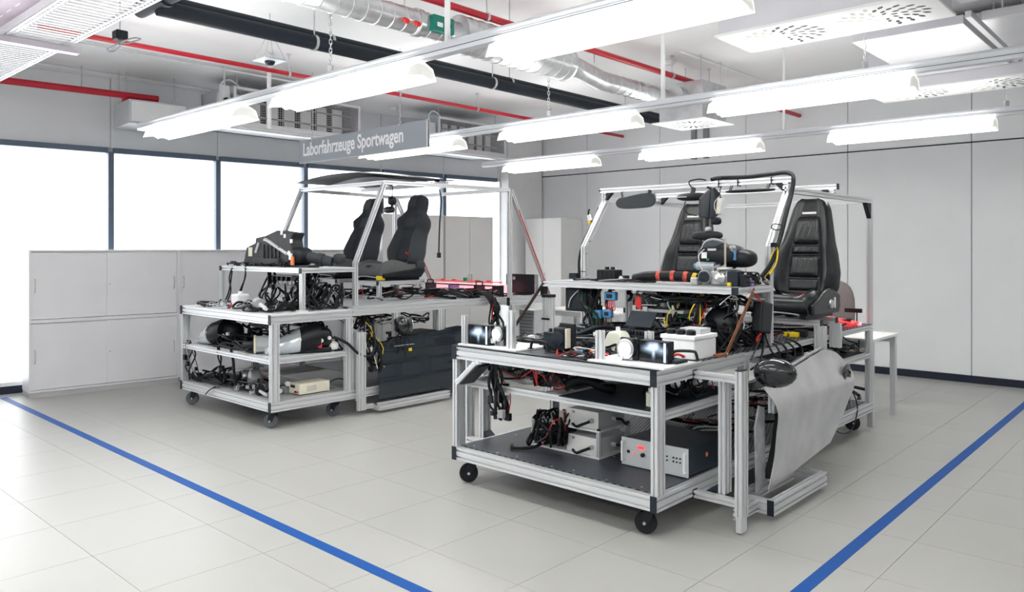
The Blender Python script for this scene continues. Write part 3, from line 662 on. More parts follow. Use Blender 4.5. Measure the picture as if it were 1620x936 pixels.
d = MB().box(.042, WR-.042, .045, 1.1, B1, B1+.006).build('deck', DECK, R)
MB().box(.042, WR-.042, 1.1, LR-.045, B1, B1+.006).build('deck', DECKB, R)
MB().box(.005, WR-.005, .006, 1.02, T1, T1+.006).build('deck', DECKB, R)
MB().box(.005, WR-.005, 1.02, LR-.002, T1-.005, T1+.003).build('deck', DECKB, R)
MB().box(.86, WR-.045, .06, .98, .67, .674).build('shelf_mat', CAP, R)
MB().box(.045, WR-.045, 2.46, LR-.09, .66, .664).build('shelf_mat', CAP, R)
MB().box(-.003, .0, .02, 1.0, T1-.002, T1+.01).build('edge_strip', BLK, R); MB().box(.0, WR, -.006, .004, T1+.001, T1+.009).build('edge_strip', BLK, R)
for x, y, a in ((.10, .10, .8), (WR-.09, .09, .25), (.1, LR-.12, .6), (WR-.10, LR-.12, .7)): caster(R, x, y, B0, a)
# bolts on the decks
bm = MB().lathe([(.007, 0), (.007, .003), (0, .005)], (0, 0, 0), (0, 0, 1), 8).mesh('bolt', CHROME)
for x in (.12, .5, .95, 1.42):
    for y in (.09, .5): link('bolt', bm, R, loc=(x, y, B1+.006))
for x in (.35, .8, 1.2): link('bolt', bm, R, loc=(x, .07, B1+.006))
# outriggers beside the bench that carry the doors
for s, xo in ((1, WR), (-1, 0.)):
    X = lambda a: xo+s*a
    lo = lambda a, b: (min(X(a), X(b)), max(X(a), X(b)))
    for z0 in (.15, .82): bx(R, *lo(.003, .25), .38, .42, z0, z0+.04)
    MB().box(*lo(.001, .004), .376, .424, .815, .865).build('end_cap', CAP, R); MB().box(*lo(.001, .004), .376, .424, .145, .195).build('end_cap', CAP, R)
    bx(R, *lo(.13, .17), .425, .505, .19, .82); bx(R, *lo(.25, .29), .38, .46, .10, .885); MB().box(*lo(.252, .288), .382, .458, .885, .890).build('end_cap', CAP, R)
    MB().box(*lo(.255, .285), .385, .455, .015, .10).build('support_foot', ALU, R)
    gusset(R, (X(.125), .43, .19), -s*.07, .05, .07)
# door cradle on the right
bx(R, WR+.29, WR+.33, .70, 1.5, .04, .12); bx(R, WR+.09, WR+.13, .70, 1.5, .04, .12); bx(R, WR+.13, WR+.29, 1.46, 1.5, .04, .12); bx(R, WR+.13, WR+.29, .70, .74, .04, .12); bx(R, WR+.20, WR+.24, .462, .70, .05, .11)
cap(R, WR+.29, WR+.33, .694, .70, .036, .124)
# upper dashboard shelf
SH0, SH1 = 1.262, 1.302; SY0, SY1 = .93, 1.40
bx(R, 0.004, WR, SY0, SY0+.04, SH0, SH1); cap(R, -.004, .004, SY0-.002, SY0+.042, SH0-.003, SH1+.003)
bx(R, WR-.04, WR, SY0+.044, SY1, SH0, SH1); bx(R, 0, .04, SY0+.044, SY1, SH0, SH1); bx(R, .04, WR-.04, SY1-.04, SY1, SH0, SH1)
cap(R, WR-.042, WR+.004, SY0-.006, SY0, SH0-.004, SH1+.004)
MB().box(.03, WR-.03, SY0+.02, SY1-.01, SH1, SH1+.004).build('shelf_plate', GREYP, R)
for x0 in (.45, .95): bx(R, x0, x0+.04, SY1-.04, SY1, T1+.003, SH0)
# cage
pa = RF.px(1248, 303, x=WR-.02); ya_, za_ = pa.y, pa.z
CZ = 1.93
pm = RF.px(1222, 385, x=WR-.02)
for x in (.02, WR-.02):
    bx(R, x-.02, x+.02, SY1+.0, SY1+.04, T1+.003, 1.56)
    ytop = 1.70
    beam(R, (x, SY1+.02, 1.55), (x, ytop, CZ-.01), .04, .04, up=(1, 0, 0), name='pillar')
    bx(R, x-.02, x+.02, ytop-.02, LR, CZ, CZ+.04)
    bx(R, x-.02, x+.02, LR-.042, LR-.002, T1+.003, CZ)
    MB().prism([(0, 0), (-.11, 0), (0, -.13)], (x-.018, LR-.044, CZ), (0, 1, 0), (0, 0, 1), (.036, 0, 0)).build('corner_bracket', CAP, R)
    for yy, top in ((ytop, 2.0), (2.55, 2.0)):
        bx(R, x-.02, x+.02, yy-.02, yy+.02, CZ+.04, top)
        gusset(R, (x+(.021 if x < 1 else -.021), yy-.018, top), .06 if x < 1 else -.06, -.06, .036)
for yy in (1.70, 2.55): bx(R, -.02, WR+.02, yy-.02, yy+.02, 2.0, 2.04); cap(R, WR+.02, WR+.026, yy-.022, yy+.022, 1.997, 2.043); cap(R, -.026, -.02, yy-.022, yy+.022, 1.997, 2.043)
bx(R, .04, WR-.04, LR-.042, LR-.002, CZ, CZ+.04)
# seat carriers
for yy in (2.12, 2.42):
    bx(R, -.05, WR+.05, yy, yy+.04, .985, 1.025)
    for s, x0 in ((1, WR+.005), (-1, -.085)):
        bx(R, x0, x0+.08, yy, yy+.04, .80, .985); cap(R, x0+(.045 if s > 0 else .0), x0+(.052 if s > 0 else .006), yy-.003, yy+.043, .984, 1.028)
# diagonal straps
def strap(par, p0, p1, m, w=.022, t=.006):
    p0 = V(*p0); p1 = V(*p1); d = (p1-p0).normalized()
    o = MB().sweep([(-t/2, -w/2), (t/2, -w/2), (t/2, w/2), (-t/2, w/2)], p0, p1, up=(0, 1, .01)).build('diagonal_strap', m, par)
    for q in (p0+d*.02, p1-d*.02): MB().cyl(q-V(.008, 0, 0), q+V(.008, 0, 0), .008, n=8).build('strap_bolt', CHROME, o)
strap(R, (WR+.012, .74, .905), (WR+.012, 1.13, 1.29), BROWN, .026)
MB().box(WR-.03, WR+.02, .66, .76, T1+.006, T1+.022).build('strap_foot', BROWN, R)
strap(R, (-.012, .55, .905), (-.012, .95, 1.28), DBROWN, .026)

# ================================================================ left test bench
WL, LL = 1.71, 3.56
Lb = thing('test_bench', 'aluminium profile test bench on the left, under the grey fabric seats', 'test bench', LF.o, LF.a, 'laboratory vehicle benches')
C0, C1, U0, U1 = .156, .236, .90, .976
for x0, x1 in ((0, .04), (WL-.04, WL)):
    bx(Lb, x0, x1, .002, .84, C0, C1); cap(Lb, x0, x1, -.004, .002, C0-.004, C1+.004)
    bx(Lb, x0, x1, .002, .84, U0, U1); cap(Lb, x0, x1, -.004, .002, U0-.004, U1+.004)
    bx(Lb, x0, x1, .006, .086, C1, U0); bx(Lb, x0, x1, .76, .84, C1, U0); bx(Lb, x0, x1, .086, .76, .56, .60)
    bx(Lb, x0, x1, .842, 2.8, .92, 1.0); bx(Lb, x0, x1, 1.9, 1.98, .236, .92); bx(Lb, x0, x1, .84, LL, .156, .236); bx(Lb, x0, x1, 1.32, 1.40, .236, .92)
for z0, z1 in ((C0, C1), (U0, U1)):
    for y0 in (.003, .80): bx(Lb, .04, WL-.04, y0, y0+.04, z0, z1)
for y0 in (.01, .79): bx(Lb, .04, WL-.04, y0, y0+.04, .56, .60)
MB().box(.042, WL-.042, .045, .80, C1, C1+.004).build('deck', GREYP, Lb); MB().box(.03, WL-.03, .05, .79, .60, .604).build('deck', LGREY, Lb)
MB().box(.01, WL-.01, .006, .84, U1, U1+.004).build('deck', LGREY, Lb)
MB().box(.01, WL-.01, .845, 2.8, 1.0, 1.004).build('deck', GREYP, Lb)
# rear platform, wider than the middle
bx(Lb, -.16, WL+.16, 2.80, 2.84, .92, 1.0)
for x0 in (-.16, WL+.12): bx(Lb, x0, x0+.04, 2.84, LL, .92, 1.0); bx(Lb, x0, x0+.04, LL-.08, LL, .10, .92); bx(Lb, x0, x0+.04, 2.84, 2.92, .236, .92)
cap(Lb, WL+.12, WL+.163, 2.795, 2.80, .915, 1.005)
bx(Lb, -.12, WL+.12, LL-.04, LL, .92, 1.0); MB().box(-.15, WL+.15, 2.82, LL-.01, 1.0, 1.004).build('deck', GREYP, Lb)
for y0 in (1.5, 2.2): bx(Lb, .04, WL-.04, y0, y0+.04, .93, .97)
for x, y, a in ((.12, .10, .75), (WL-.10, .09, .6), (WL-.10, .72, .55), (.1, .72, 1.), (.2, LL-.2, 1.5), (WL-.2, LL-.2, 2)): caster(Lb, x, y, C0, a, TYRE)
# outrigger and door cradle
bx(Lb, WL+.0, WL+.07, .86, .90, .14, .20); bx(Lb, WL+.03, WL+.07, .855, .935, .05, .77); bx(Lb, WL-.12, WL+.03, .86, .90, .73, .77); bx(Lb, WL-.06, WL-.02, .855, .935, .236, .73)
bx(Lb, WL+.08, WL+.12, 1.05, 1.95, .03, .10); bx(Lb, WL-.10, WL+.08, 1.05, 1.09, .03, .07); bx(Lb, WL-.0, WL+.04, .935, 1.05, .05, .09)
cap(Lb, WL+.078, WL+.122, 1.95, 1.956, .025, .105)
# upper shelf
V0, V1 = 1.325, 1.365; VY0, VY1 = .36, .93
for x0 in (.10, WL-.14):
    bx(Lb, x0, x0+.04, VY0, VY1, V0, V1); bx(Lb, x0, x0+.04, VY0, VY0+.04, U1+.004, V0); bx(Lb, x0, x0+.04, VY1-.0, VY1+.04, U1+.004, 1.42)
    cap(Lb, x0, x0+.04, VY0-.006, VY0, V0-.004, V1+.004)
bx(Lb, .14, WL-.14, VY0, VY0+.04, V0, V1); bx(Lb, .14, WL-.14, VY1-.04, VY1, V0, V1); bx(Lb, .62, .66, VY0, VY0+.04, U1+.004, V0) if False else None
MB().box(.11, WL-.11, VY0+.01, VY1-.01, V1, V1+.004).build('shelf_plate', LGREY, Lb)
MB().box(WL-.15, WL-.09, VY0-.03, VY0+.06, U1+.004, U1+.02).build('post_foot', LGREY, Lb)
# cage
KZ = 2.17; yk = 1.30
for x in (.12, WL-.12):
    beam(Lb, (x, VY1+.02, 1.40), (x, yk, KZ+.02), .04, .04, up=(1, 0, 0), name='pillar')
    xr = x+(.26 if x > 1 else -.26)
    beam(Lb, (x, yk-.02, KZ+.02), (xr, 2.82, KZ+.02), .04, .04, name='beam')
    bx(Lb, xr-.02, xr+.02, 2.80, 2.84, 1.0, KZ)
    beam(Lb, (xr, 2.84, KZ+.01), (xr, 3.50, 1.0), .04, .04, up=(1, 0, 0), name='brace')
    MB().tube([(xr+.024, 2.95, KZ-.2), (xr+.024, 3.2, KZ-.65), (xr+.024, 3.48, 1.02)], .005, 6).build('red_cable', REDP, Lb, smooth=60)
bx(Lb, .14, WL-.14, yk-.02, yk+.02, KZ, KZ+.04); bx(Lb, -.12, WL+.12, 2.80, 2.84, KZ, KZ+.04); bx(Lb, .1, WL-.1, 2.1, 2.14, KZ+.042, KZ+.082)
# seat boxes
def seat_box(x0, x1, y0, y1):
    for z0 in (1.004, 1.16):
        for yy in (y0, y1-.04): bx(Lb, x0, x1, yy, yy+.04, z0, z0+.04)
        for xx in (x0, x1-.04): bx(Lb, xx, xx+.04, y0+.04, y1-.04, z0, z0+.04)
    for xx in (x0, x1-.04):
        for yy in (y0, y1-.04): bx(Lb, xx, xx+.04, yy, yy+.04, 1.044, 1.16); cap(Lb, xx, xx+.041, yy-.004 if yy == y0 else yy+.04, yy if yy == y0 else yy+.044, 1.158, 1.202)
seat_box(.70, 1.16, 1.56, 2.18); seat_box(.045, .42, 1.56, 2.18)
# ---------------------------------------------------------------- car seats
def interp(tab, t):
    for (a, va), (b, vb) in zip(tab[:-1], tab[1:]):
        if t <= b: return va+(vb-va)*((t-a)/(b-a) if b > a else 0)
    return tab[-1][1]
def sm(a, b, t): t = max(0, min(1, (t-a)/(b-a))); return t*t*(3-2*t)
def seat(F, x, y, z, style, label, rail_m=BLK):
    t = thing('seat_assembly', label, 'car seat', F.w(x, y, z), F.a, 'car seats mounted on the benches')
    lea = style == 'leather'
    m1, m2 = (LEATHER, LEATHER2) if lea else (FABRIC, FABRIC2)
    Lb = .76 if lea else .80; rec = math.radians(13 if lea else 17); zb = .17
    a = V(0, math.sin(rec), math.cos(rec)); n = V(0, -math.cos(rec), math.sin(rec)); base = V(0, .22, zb)
    if lea:
        W = [(0, .235), (.06, .262), (.22, .265), (.42, .235), (.55, .205), (.62, .195), (.75, .175), (.9, .15), (.97, .125), (1, .09)]
        BO = [(0, .05), (.15, .085), (.4, .08), (.55, .05), (.7, .03), (1, .015)]
        TH = [(0, .10), (.5, .10), (.8, .075), (1, .05)]
    else:
        W = [(0, .21), (.06, .245), (.18, .25), (.35, .215), (.48, .20), (.53, .225), (.60, .235), (.66, .215), (.72, .165), (.77, .12), (.82, .112), (.93, .115), (.98, .10), (1, .07)]
        BO = [(0, .06), (.15, .10), (.4, .075), (.5, .05), (.62, .075), (.7, .04), (1, .01)]
        TH = [(0, .10), (.5, .11), (.75, .07), (.85, .08), (1, .05)]
    NS = 18
    def pt(h, s, front=True):
        w = interp(W, h); ab = abs(s)
        if front: d = .03+interp(BO, h)*sm(.42, .74, ab)-(.03+interp(BO, h)+.02)*max(0, (ab-.80)/.2)**2
        else: d = -interp(TH, h)*math.sqrt(max(0, 1-ab**4))-.02
        if not lea and h > .76 and front: d += .05*math.sin(math.pi*min(1, (h-.76)/.24))*(1-ab**3)
        return base+a*(h*Lb)+V(w*s, 0, 0)+n*d
    rings = []
    hs = [0, .02, .05]+[k/26 for k in range(2, 26)]+[.975, .99, 1]
    for h in hs:
        rings.append([pt(h, -1+2*k/NS) for k in range(NS+1)]+[pt(h, 1-2*k/NS, False) for k in range(1, NS)])
    br = MB().rings(rings).build('backrest', m1, t, smooth=60, fixn=True)
    def panel(name, h0, h1, s0, s1, puff, mm, folds=0):
        def fn(u, v):
            h = h0+(h1-h0)*v; s = (s0+(s1-s0)*v)*(2*u-1); w = interp(W, h)
            e = min(1, 6*min(u, 1-u))*min(1, 6*min(v, 1-v)); e = e**.5
            return base+a*(h*Lb)+V(w*s, 0, 0)+n*(.031+puff*e+folds*.0035*math.sin(u*31+math.sin(v*7)*1.5)*e*(.3+.7*v))
        MB().grid(fn, 24, 10, thick=-n*.012).build(name, mm, br, smooth=70, fixn=True)
    if lea:
        panel('backrest_pad', .015, .145, .46, .48, .02, m2, .3); panel('backrest_pad', .155, .395, .46, .50, .026, m2, 1); panel('backrest_pad', .405, .495, .50, .53, .024, m2, .8); panel('backrest_pad', .505, .805, .54, .56, .024, m2, 1)
        p = base+a*(.845*Lb)+n*.032
        MB().box(-.058, .058, -.006, .004, -.009, .009, Matrix.Translation(p)).build('belt_slot_trim', TAG, br, bevel=.003)
    else:
        panel('backrest_pad', .02, .5, .52, .46, .02, mat('charcoal_seat_insert', (.03, .034, .042), .9, 0, .15, 120, bump=.15, bscale=220))
        panel('shoulder_pad', .515, .70, .55, .6, .02, m1); panel('headrest_pad', .785, .985, .86, .78, .055, m1)
        MB().cyl(pt(.1, .62)+n*.01, pt(.12, .62)+n*.04, .011, n=10).build('belt_buckle', REDP, br, smooth=40)
    # cushion
    rg = []
    D = .50; NY = 14
    for k in range(NY+1):
        v = k/NY; yy = -.29+D*v
        top = .16+(.022 if lea else .03)*math.sin(math.pi*min(1, v*1.3))-.03*v; lift = -.05*max(0, (.16-v)/.16)**2
        w = .235+.02*sm(0, .4, v); r = []
        for q in range(NS+1):
            s = -1+2*q/NS; ab = abs(s)
            zz = top+lift+.045*sm(.5, .8, ab)*(.4+.6*sm(0, .4, v))-.09*max(0, (ab-.85)/.15)**2
            r.append(V(w*s, yy, zz))
        r += [V(w*(1-2*q/NS)*.96, yy+(.01 if k == 0 else 0), .055) for q in range(0, NS+1)]
        rg.append(r)
    cu = MB().rings(rg).build('seat_cushion', m1 if lea else m2, t, smooth=60, fixn=True)
    if lea:
        MB().box(-.2, .2, -.300, -.292, .135, .145).build('front_piping', mat('worn_grey_piping', (.30, .31, .33), .5, 0, .1, 30), cu)
    else: MB().box(-.01, .01, -.295, .1, .14, .166).build('centre_seam', m1, cu)
    # base, side trims, rails
    MB().box(-.22, .22, -.26, .20, .03, .075).build('seat_pan', BLK, t, bevel=.01)
    for s in (-1, 1):
        poly = [(-.27, .035), (-.10, .03), (.24, .03), (.27, .08), (.26, .17), (.16, .20), (.05, .225), (-.06, .20), (-.16, .15), (-.27, .11)] if lea else [(-.27, .035), (.24, .03), (.30, .10), (.27, .16), (.12, .12), (-.1, .10), (-.27, .08)]
        st = MB().prism(poly, (s*.252-.016, 0, 0), (0, 1, 0), (0, 0, 1), (.032, 0, 0)).build('side_trim', BLK if not lea else LEATHER, t, bevel=.012, smooth=50)
        if lea:
            MB().lathe([(.034, 0), (.032, .012), (.0, .016)], (s*.268, .06, .105), (s, 0, 0), 20).build('recline_knob', CHROME, st, smooth=40)
            MB().box(*sorted((s*.268, s*.271)), .13, .155, .07, .15).build('trim_label', TAG, st)
        else:
            MB().lathe([(.0, .0), (.055, 0), (.06, .03), (.03, .05), (0, .05)], (s*.225, .245, .16), (s, 0, 0), 18).build('hinge_cover', m1, st, smooth=50)
        MB().box(s*.19-.02, s*.19+.02, -.27, .26, .002, .03).build('seat_rail', rail_m, t, bevel=.002)
    MB().tube([(-.15, -.27, .03), (-.16, -.31, .04), (0, -.325, .05), (.16, -.31, .04), (.15, -.27, .03)], .006, 6, 3).build('adjust_bar', GREYP, t, smooth=60)
    if not lea and x > .5: MB().box(.17, .235, -.30, -.23, .01, .055).build('yellow_airbag_plug', YEL, t, bevel=.004)
    for k in range(5):
        rnd = random.Random(k+int(x*100)); pts = [(rnd.uniform(-.18, .18), rnd.uniform(-.26, .1), rnd.uniform(.012, .04)) for _ in range(5)]
        MB().tube(pts, .005, 5, 4).build('seat_cable', CABLE, t, smooth=60)
    return t
seat(RF, 1.33, 2.33, 1.026, 'leather', 'black leather car seat on the right, next to the rear cage post')
seat(RF, .29, 2.33, 1.026, 'leather', 'black leather car seat behind the hanging sun visors')
seat(LF, .93, 1.87, 1.201, 'fabric', 'charcoal fabric bucket seat in front, with a yellow plug beneath')
seat(LF, .10, 1.87, 1.201, 'fabric', 'charcoal fabric bucket seat farther back, behind the slanted pillar')

# ---------------------------------------------------------------- car doors
def poly_at(P, w):
    k = min(len(P)-2, int(w*(len(P)-1))); f = w*(len(P)-1)-k; return P[k][0]+(P[k+1][0]-P[k][0])*f, P[k][1]+(P[k+1][1]-P[k][1])*f
def smooth2(P, seg=6): return [(p.x, p.y) for p in smooth_path([V(a, b, 0) for a, b in P], seg)]
def door(F, x, Lc, Rc, bulge, m, label, name='door_assembly', inner=BLK):
    y0 = min(p[0] for p in Lc+Rc); z0 = min(p[1] for p in Lc+Rc)
    t = thing(name, label, 'car door', F.w(x, y0, z0), F.a)
    L2, R2 = smooth2(Lc), smooth2(Rc)
    def fn(u, v):
        (ya, za), (yb, zb) = poly_at(L2, v), poly_at(R2, v)
        yy = ya+(yb-ya)*u; zz = za+(zb-za)*u
        return V(bulge(yy, zz), yy-y0, zz-z0)
    MB().grid(fn, 30, 24, thick=(-.004, 0, 0)).build('door_skin', m, t, smooth=60, fixn=True)
    def fi(u, v):
        p = fn(.13+.82*u, .05+.9*v); return V(p.x-.035, p.y, p.z)
    ib = MB().grid(fi, 12, 10, thick=(-.06, 0, 0)).build('inner_panel', inner, t, smooth=40, fixn=True)
    return t, fn, y0, z0
Lc = [(.84, .125), (.90, .32), (.875, .55), (.76, .745)]; Rc = [(1.80, .235), (1.98, .37), (2.12, .56), (2.13, .70), (1.98, .82), (1.76, .868)]
bul = lambda y, z: .022*math.exp(-((z-.60)/.10)**2)+.03*sm(.1, .6, z)-.05*sm(.62, .86, z)
td, fn, y0, z0 = door(RF, WR+.235, Lc, Rc, bul, ALUB, 'bare silver aluminium car door skin hung on the right bench side')
pt_ = fn(.93, .58); MB().lathe([(.07, 0), (.074, .008), (.06, .012), (0, .006)], V(pt_.x-.002, pt_.y-.035, pt_.z), (1, 0, 0), 24).build('loudspeaker_opening', GLOSS, td, smooth=40)
MB().tube([fn(k/10, 1.)+V(-.02, 0, .008) for k in range(11)], .011, 6, 2).build('window_seal', GREYP, td, smooth=60)
e = fn(.0, .45)
MB().prism([(.02, -.3), (.13, -.26), (.12, .2), (.05, .22), (.0, .1)], V(-.055, .03, e.z), (0, 1, 0), (0, 0, 1), (-.012, 0, 0)).build('inner_card', mat('grey_door_card', (.42, .43, .46), .5, .1, .2, 15), td)
for k in range(9): MB().box(-.075, -.067, .06+k*.008, .085+k*.008, e.z-.22+k*.04, e.z-.195+k*.04).build('clip', BLK, td)
# hangers for the silver door
for yy in (1.0, 1.55): bx(td, -.075, -.035, yy-y0, yy-y0+.04, .55-z0+.0, .86-z0, name='hanger_post')
def mirror(F, x, y, z, s, label, m=GLOSS, yaw=0., tilt=0.):
    t = thing('side_mirror', label, 'mirror', F.w(x, y, z), F.a+yaw)
    def ring(v):
        r = (math.sin(math.pi*(v*.86+.14)))**.6; yy = -.085+.16*v
        return [V(.02+.125*s*r*math.cos(q)*(1 if math.cos(q)*s > 0 else .9), yy, .01+.085*s*r*math.sin(q)) for q in [2*math.pi*k/20 for k in range(20)]]
    MB().rings([ring(k/9) for k in range(10)]).build('mirror_shell', m, t, smooth=60, fixn=True)
    MB().rings([[V(.02+.105*math.cos(q)*r, .074+d, .01+.07*math.sin(q)*r) for q in [2*math.pi*k/20 for k in range(20)]] for r, d in ((1, 0), (1, .004), (.02, .005))]).build('mirror_glass', CHROME, t, smooth=40)
    MB().prism([(-.10, -.10), (.0, -.06), (.02, -.03), (-.06, -.02), (-.14, -.06)], (0, -.03, 0), (1, 0, 0), (0, 0, 1), (0, .05, 0)).build('mirror_foot', m, t, bevel=.01, smooth=50)
    return t
mirror(RF, WR+.30, .72, .835, 1, 'gloss black side mirror at the front of the silver door', yaw=.35)
Lc = [(1.10, .11), (1.10, .3), (1.09, .48), (1.10, .66)]; Rc = [(2.22, .10), (2.30, .3), (2.34, .5), (2.30, .70), (2.27, .735)]
bul2 = lambda y, z: .012*math.exp(-((z-.56)/.05)**2)+.02*math.exp(-((z-.25)/.15)**2)
tb, fb, by0, bz0 = door(LF, WL+.035, Lc, Rc, bul2, DOORBLK, 'deep black car door standing at the side of the left bench')
MB().box(.02, .045, .18, .42, .505, .512).build('chrome_strip', CHROME, tb)
MB().box(.012, .034, .10, .28, .56, .6).build('door_handle', GLOSS, tb, bevel=.008)
mirror(LF, WL+.08, 1.36, .80, 1, 'black side mirror with dangling wires above the black door', yaw=-.5)
# ---------------------------------------------------------------- helpers for wiring and small devices
class Loc:
    """things placed in a bench frame: local coordinates of the bench, Empty at the thing's base"""
    def __init__(s, F, name, label, cat, o, group=None, rot=0.):
        s.o = V(*o); s.rot = rot; s.t = thing(name, label, cat, F.w(*o), F.a+rot, group)
    def p(s, q): return V(*q)-s.o
    def cable(s, pts, r=.006, m=None, n=6, name='cable', seg=4):
        return MB().tube([s.p(q) for q in pts], r, n, seg).build(name, m or CABLE, s.t, smooth=60)
    def box(s, x0, x1, y0, y1, z0, z1, m, name, bevel=.003, par=None, tilt=None):
        M = None
        c = V((x0+x1)/2, (y0+y1)/2, (z0+z1)/2)-s.o
        if tilt: M = Matrix.Translation(c) @ Matrix.Rotation(tilt[1], 4, tilt[0]) @ Matrix.Translation(-c)
        a = V(x0, y0, z0)-s.o; b = V(x1, y1, z1)-s.o
        return MB().box(a.x, b.x, a.y, b.y, a.z, b.z, M).build(name, m, par or s.t, bevel=bevel)
    def cyl(s, p0, p1, r, m, name, r1=None, n=16, par=None): return MB().cyl(s.p(p0), s.p(p1), r, r1, n).build(name, m, par or s.t, smooth=40)
    def ell(s, c, r, m, name, e=.8, par=None): return MB().ell(s.p(c), r, 18, 10, e).build(name, m, par or s.t, smooth=60)
    def lathe(s, prof, o, ax, m, name, n=22, par=None): return MB().lathe(prof, s.p(o), ax, n).build(name, m, par or s.t, smooth=40)
WIRES = [CABLE]*20+[REDP, GREYP, WHW, DBROWN, GREYP, GREYP]
CONS = [BLK]*7+[GREYP, LGREY, TAG, CAP, CAP]
def tangle(F, label, b, n, seed, rr=(.004, .009), ncon=5, wires=None, name='wiring_harness', sag=1.6, cons=None, loops=(4, 7)):
    """a heap of loose cables with plugs filling the box b = x0,x1,y0,y1,z0,z1"""
    x0, x1, y0, y1, z0, z1 = b; rnd = random.Random(seed)
    L = Loc(F, name, label, 'wiring', ((x0+x1)/2, (y0+y1)/2, z0))
    for k in range(n):
        r = rnd.uniform(*rr); m = rnd.choice(wires or WIRES)
        if m is not CABLE: r = min(r, .0045)
        px, py = rnd.uniform(x0, x1), rnd.uniform(y0, y1); pts = []
        sx, sy = (x1-x0)*.45, (y1-y0)*.45
        for i in range(rnd.randint(*loops)):
            pts.append((min(x1, max(x0, px)), min(y1, max(y0, py)), z0+r+(z1-z0-2*r)*rnd.random()**sag)); px += rnd.uniform(-sx, sx); py += rnd.uniform(-sy, sy)
        L.cable(pts, r, m, 5, seg=4)
    for k in range(ncon):
        s = rnd.uniform(.012, .026); x = rnd.uniform(x0+.03, x1-.03); y = rnd.uniform(y0+.03, y1-.03); z = z0+(z1-z0)*rnd.random()**1.5*.7
        o = L.box(x-s, x+s*rnd.uniform(.6, 1.4), y-s*.7, y+s*.7, z, z+s*rnd.uniform(.8, 1.5), rnd.choice(cons or CONS), 'connector', .002, tilt=('Z', rnd.uniform(0, 3)))
    return L
def hanging(F, label, top, bot, n, seed, spread=.04, rr=(.004, .008), wires=None, ncon=3, name='wiring_harness'):
    """a bundle of cables hanging between two points"""
    rnd = random.Random(seed); t = V(*top); b = V(*bot); L = Loc(F, name, label, 'wiring', tuple(b))
    for k in range(n):
        m = rnd.choice(wires or WIRES); r = rnd.uniform(*rr)
        if m is not CABLE: r = min(r, .004)
        j = lambda s: V(rnd.uniform(-s, s), rnd.uniform(-s, s), rnd.uniform(-s, s)*.4)
        L.cable([t+j(spread*.6), t.lerp(b, .3)+j(spread), t.lerp(b, .65)+j(spread*1.3), b+j(spread)], r, m, 5)
    for k in range(ncon):
        c = t.lerp(b, rnd.uniform(.4, 1)); c += V(rnd.uniform(-1, 1)*spread, rnd.uniform(-1, 1)*spread, 0); s = rnd.uniform(.012, .022)
        L.box(c.x-s, c.x+s, c.y-s*.7, c.y+s*.7, c.z-s, c.z+s*1.3, rnd.choice(CONS), 'connector', .002)
    return L
# ================================================================ things on the right bench
TT = T1+.0062
# headlamp test stands at the front edge
def lamp_stand(x0, x1, y0, y1, posts, label):
    L = Loc(RF, 'headlamp_stand', label, 'stand', ((x0+x1)/2, (y0+y1)/2, TT), 'headlamp stands on the right bench')
    L.box(x0, x1, y0, y1, TT, TT+.012, WHITE, 'base_plate', .002)
    for px_, py_, w, h in posts:
        o = bx(L.t, *(px_-w/2-L.o.x, px_+w/2-L.o.x), py_-.02-L.o.y, py_+.02-L.o.y, .012, h, name='post')
    return L
lamp_stand(.03, .55, .025, .36, ((.075, .05, .03, .20), (.47, .07, .05, .25)), 'white headlamp stand with two posts at the left front corner')
lamp_stand(1.10, 1.60, .02, .42, ((1.155, .07, .04, .175), (1.36, .26, .04, .17)), 'white headlamp stand with two posts at the right front corner')
def screen(x, y, w, h, label, rot):
    L = Loc(RF, 'lit_display_box', label, 'display', (x, y, TT+.0125), 'glowing display boxes', rot)
    t = L.t
    MB().box(-w/2, w/2, 0, .055, 0, h).build('case', BLK, t, bevel=.004)
    MB().box(-w/2+.004, w/2-.004, -.003, 0, .005, h-.005).build('screen', SCREENM, t)
    MB().box(w/2-.03, w/2-.018, -.0035, -.003, .008, h-.008).build('bright_edge', LEDB, t)
    MB().tube([(0, .055, .03), (.02, .11, .02), (.1, .16, .01), (.16, .2, .005)], .005, 6, 4).build('cable', CABLE, t, smooth=60)
screen(.185, .065, .19, .13, 'glowing black display box at the left front of the right bench', .02)
screen(1.455, .155, .19, .12, 'glowing black display box at the right front of the right bench', .0)
